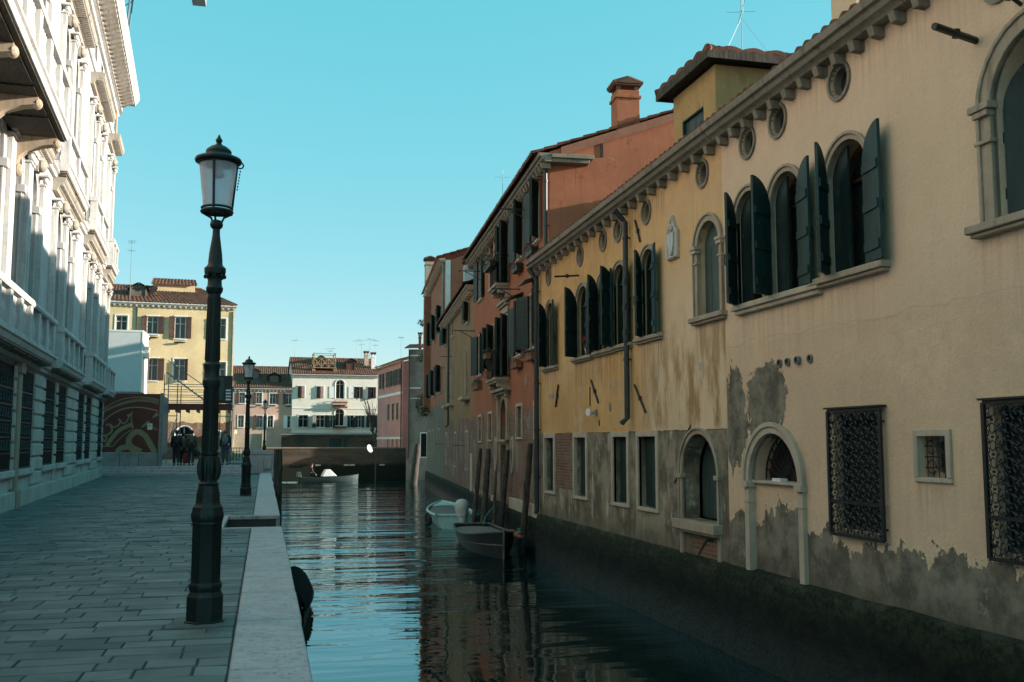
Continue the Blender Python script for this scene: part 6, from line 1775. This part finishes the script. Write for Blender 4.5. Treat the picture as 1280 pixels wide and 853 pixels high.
# covered boat half hidden under the left quay
b3 = thing('moored_boat', 'narrow dark covered boat half hidden below the left quay edge', 'boat', (.66, 21.9, -1.35), R(180))
st = hull(5.2, .58, .22, 1.4, .8, .06)
mb = MB(); hull_mesh(mb, st); mb.build('hull', M['black'], b3, ang=50)
mb = MB(); deck_mesh(mb, st, .0, 0, None, .16, -.02); mb.build('boat_cover', M['darktarp'], b3)
mb = MB(); rim(mb, st, .02); mb.build('gunwale', M['rubber'], b3)
# motorboat under way at the end of the canal
b4 = thing('motorboat', 'small grey green motorboat with white spray hood crossing the end of the canal', 'boat', (2.75, 77.6, -1.35), R(-90+4))
st = hull(4.2, 1.5, .30, 2.0, .9, .16)
mb = MB(); hull_mesh(mb, st); mb.build('hull', M['hullgreen'], b4, ang=50)
mb = MB(); rim(mb, st, .03); mb.build('gunwale', M['hullgreen'], b4)
mb = MB(); deck_mesh(mb, st, -.16, 0, 8, .0, .05); mb.build('cockpit_floor', M['greywood'], b4)
mb = MB(); deck_mesh(mb, st, .0, 7, None, .05, .02); mb.build('foredeck', M['hullgreen'], b4)
mb = MB(); mb.add([(-.55,1.5,.42),(.55,1.5,.42),(.6,2.6,.45),(-.6,2.6,.45),(-.42,1.75,.92),(.42,1.75,.92),(.45,2.1,.95),(-.45,2.1,.95)], [(4,5,6,7),(0,1,5,4),(1,2,6,5),(2,3,7,6),(3,0,4,7)]); mb.build('spray_hood', M['white'], b4, bevel=.05)
mb = MB(); mb.box(-.16,.16,-.38,.02,.32,.78); mb.box(-.07,.07,-.28,-.1,-.4,.32); mb.build('outboard_motor', M['greyblind'], b4, bevel=.06)
bpy.context.view_layer.update()
sk = person('helmsman sitting low in the crossing motorboat in a dark jacket', tuple(b4.matrix_world @ Vector((.1,.75,-.28))), R(-90), 1.65, 0, 'coat', 'trousers', None, (.1,.25), True)
mb = MB()
for i in range(70):
    x = -rnd.random()*2.6; mb.sphere((x, rnd.uniform(-.18,.18)*(1-x*.3), .0), (.16,.10,.045*(1+x*.2)), 7, 4)
o = mb.build('wake', M['white'], None, (2.4,77.5,-1.36)); tag(o, 'white foam churned up behind the crossing motorboat', None, None, 'stuff')

# ------------------------------------------------------------------ walkers on the bridge approach
GPp = 'people walking towards the bridge'
Z = .446
def pack(label, loc, rz, mat, s=1.):
    t = thing('backpack', label, 'backpack', loc, rz, 'backpacks')
    mb = MB(); mb.sphere((0,0,0), (.165*s,.105*s,.245*s), 14, 9); mb.sphere((0,-.07*s,-.08*s), (.12*s,.07*s,.12*s), 12, 7); mb.build('bag', M[mat], t)
    mb = MB()
    for sx in (-1, 1): mb.tube([(sx*.09*s,.09*s,-.18*s),(sx*.12*s,.15*s,.02*s),(sx*.10*s,.10*s,.2*s)], .02, 5)
    mb.tube([(-.03,0,.24*s),(0,-.01,.28*s),(.03,0,.24*s)], .012, 5); mb.build('strap', M['black'], t)
    return t
p1 = person('leftmost walker in a black coat and dark trousers with a black backpack', (-4.42,54.3,Z), R(4), 1.79, .16, 'coat', 'trousers'); p1['group'] = GPp
pack('black backpack on the leftmost walker', (-4.44,54.08,Z+1.28), R(4), 'coat', 1.05)
p2 = person('shorter walker in a brown coat close behind the leftmost walker, carrying a red bag', (-4.16,55.1,Z), R(-5), 1.66, .12, 'woolhat', 'trousers', None, (0.,-.04)); p2['group'] = GPp
t = thing('travel_bag', 'deep red travel bag hanging between two dark dressed walkers', 'bag', (-3.93,54.75,Z+.12), 0)
mb = MB(); mb.box(-.19,.19,-.12,.12,0,.5); mb.build('bag', M['redcloth'], t, bevel=.05); mb = MB(); mb.tube([(-.08,0,.5),(-.06,0,.62),(.06,0,.62),(.08,0,.5)], .015, 5); mb.build('handle', M['black'], t)
p3 = person('walker in an olive jacket and dark trousers carrying a black holdall', (-3.66,53.9,Z), R(-3), 1.8, .18, 'olive', 'trousers', None, (0.,.02)); p3['group'] = GPp
pack('dark green backpack worn by the walker in the olive jacket', (-3.65,53.68,Z+1.28), R(-3), 'olive', 1.0)
t = thing('holdall', 'black holdall carried in the right hand of the walker in olive', 'bag', (-3.36,53.95,Z+.42), 0)
mb = MB(); mb.sphere((0,0,.22), (.15,.2,.22), 12, 8); mb.build('bag', M['black'], t); mb = MB(); mb.tube([(0,-.08,.40),(0,-.04,.5),(0,.04,.5),(0,.08,.40)], .014, 5); mb.build('handle', M['black'], t)
p4 = person('walker right of the lamp in black coat, blue jeans and brown wool hat', (-2.0,54.6,Z), R(6), 1.82, .15, 'coat', 'jeans', 'woolhat'); p4['group'] = GPp
pack('grey backpack with pale straps on the walker in blue jeans', (-2.02,54.38,Z+1.3), R(6), 'greycloth', 1.05)

# ------------------------------------------------------------------ camera, sky, sun
cam = bpy.data.cameras.new('Camera'); co = bpy.data.objects.new('Camera', cam); COL.objects.link(co); S.camera = co
cam.sensor_width = 36; cam.lens = 36*1244/1280; cam.clip_start = .05; cam.clip_end = 2000
co.location = (0, 0, 1.65); co.rotation_euler = (R(90+5.806), 0, R(-13.881))
EL, AZ = 12.2, 79.          # degrees; azimuth from -Y (behind the camera) towards +X
sd = Vector((sin(R(AZ))*cos(R(EL)), -cos(R(AZ))*cos(R(EL)), sin(R(EL))))
sun = bpy.data.lights.new('Sun', 'SUN'); so = bpy.data.objects.new('Sun', sun); COL.objects.link(so)
so.rotation_euler = sd.to_track_quat('Z', 'Y').to_euler(); so.location = (30,-5,40)
sun.energy = 5.0; sun.angle = R(.5); sun.color = (1.,.90,.77)
w = bpy.data.worlds.new('World'); S.world = w; w.use_nodes = True
nt = w.node_tree; nt.nodes.clear()
sky = nt.nodes.new('ShaderNodeTexSky'); sky.sky_type = 'NISHITA'; sky.sun_disc = False
sky.sun_elevation = R(EL); sky.sun_rotation = math.atan2(sd.x, sd.y)
sky.air_density = 1.0; sky.dust_density = .15; sky.ozone_density = 1.6; sky.altitude = 0
mx = nt.nodes.new('ShaderNodeMix'); mx.data_type = 'RGBA'; mx.blend_type = 'MULTIPLY'; mx.inputs[0].default_value = 1.
mx.inputs[7].default_value = (1.5,.75,.82,1)
bgn = nt.nodes.new('ShaderNodeBackground'); bgn.inputs[1].default_value = .12
wo = nt.nodes.new('ShaderNodeOutputWorld')
nt.links.new(sky.outputs[0], mx.inputs[6]); fl = nt.nodes.new('ShaderNodeMix'); fl.data_type = 'RGBA'; fl.inputs[0].default_value = .6; fl.inputs[7].default_value = (0.,2.85,2.95,1)
nt.links.new(mx.outputs[2], fl.inputs[6]); nt.links.new(fl.outputs[2], bgn.inputs[0]); nt.links.new(bgn.outputs[0], wo.inputs[0])
S.view_settings.view_transform = 'Standard'; S.view_settings.look = 'None'; S.view_settings.gamma = 1; S.view_settings.exposure = 1.28
S.view_settings.use_curve_mapping = False
S.render.resolution_x = 1024; S.render.resolution_y = 682
S.cycles.max_bounces = 6; S.cycles.diffuse_bounces = 3; S.cycles.glossy_bounces = 4; S.cycles.transmission_bounces = 6
S.cycles.use_denoising = True
for o in list(COL.objects):
    if o.name.startswith('shutter_source'): bpy.data.objects.remove(o)
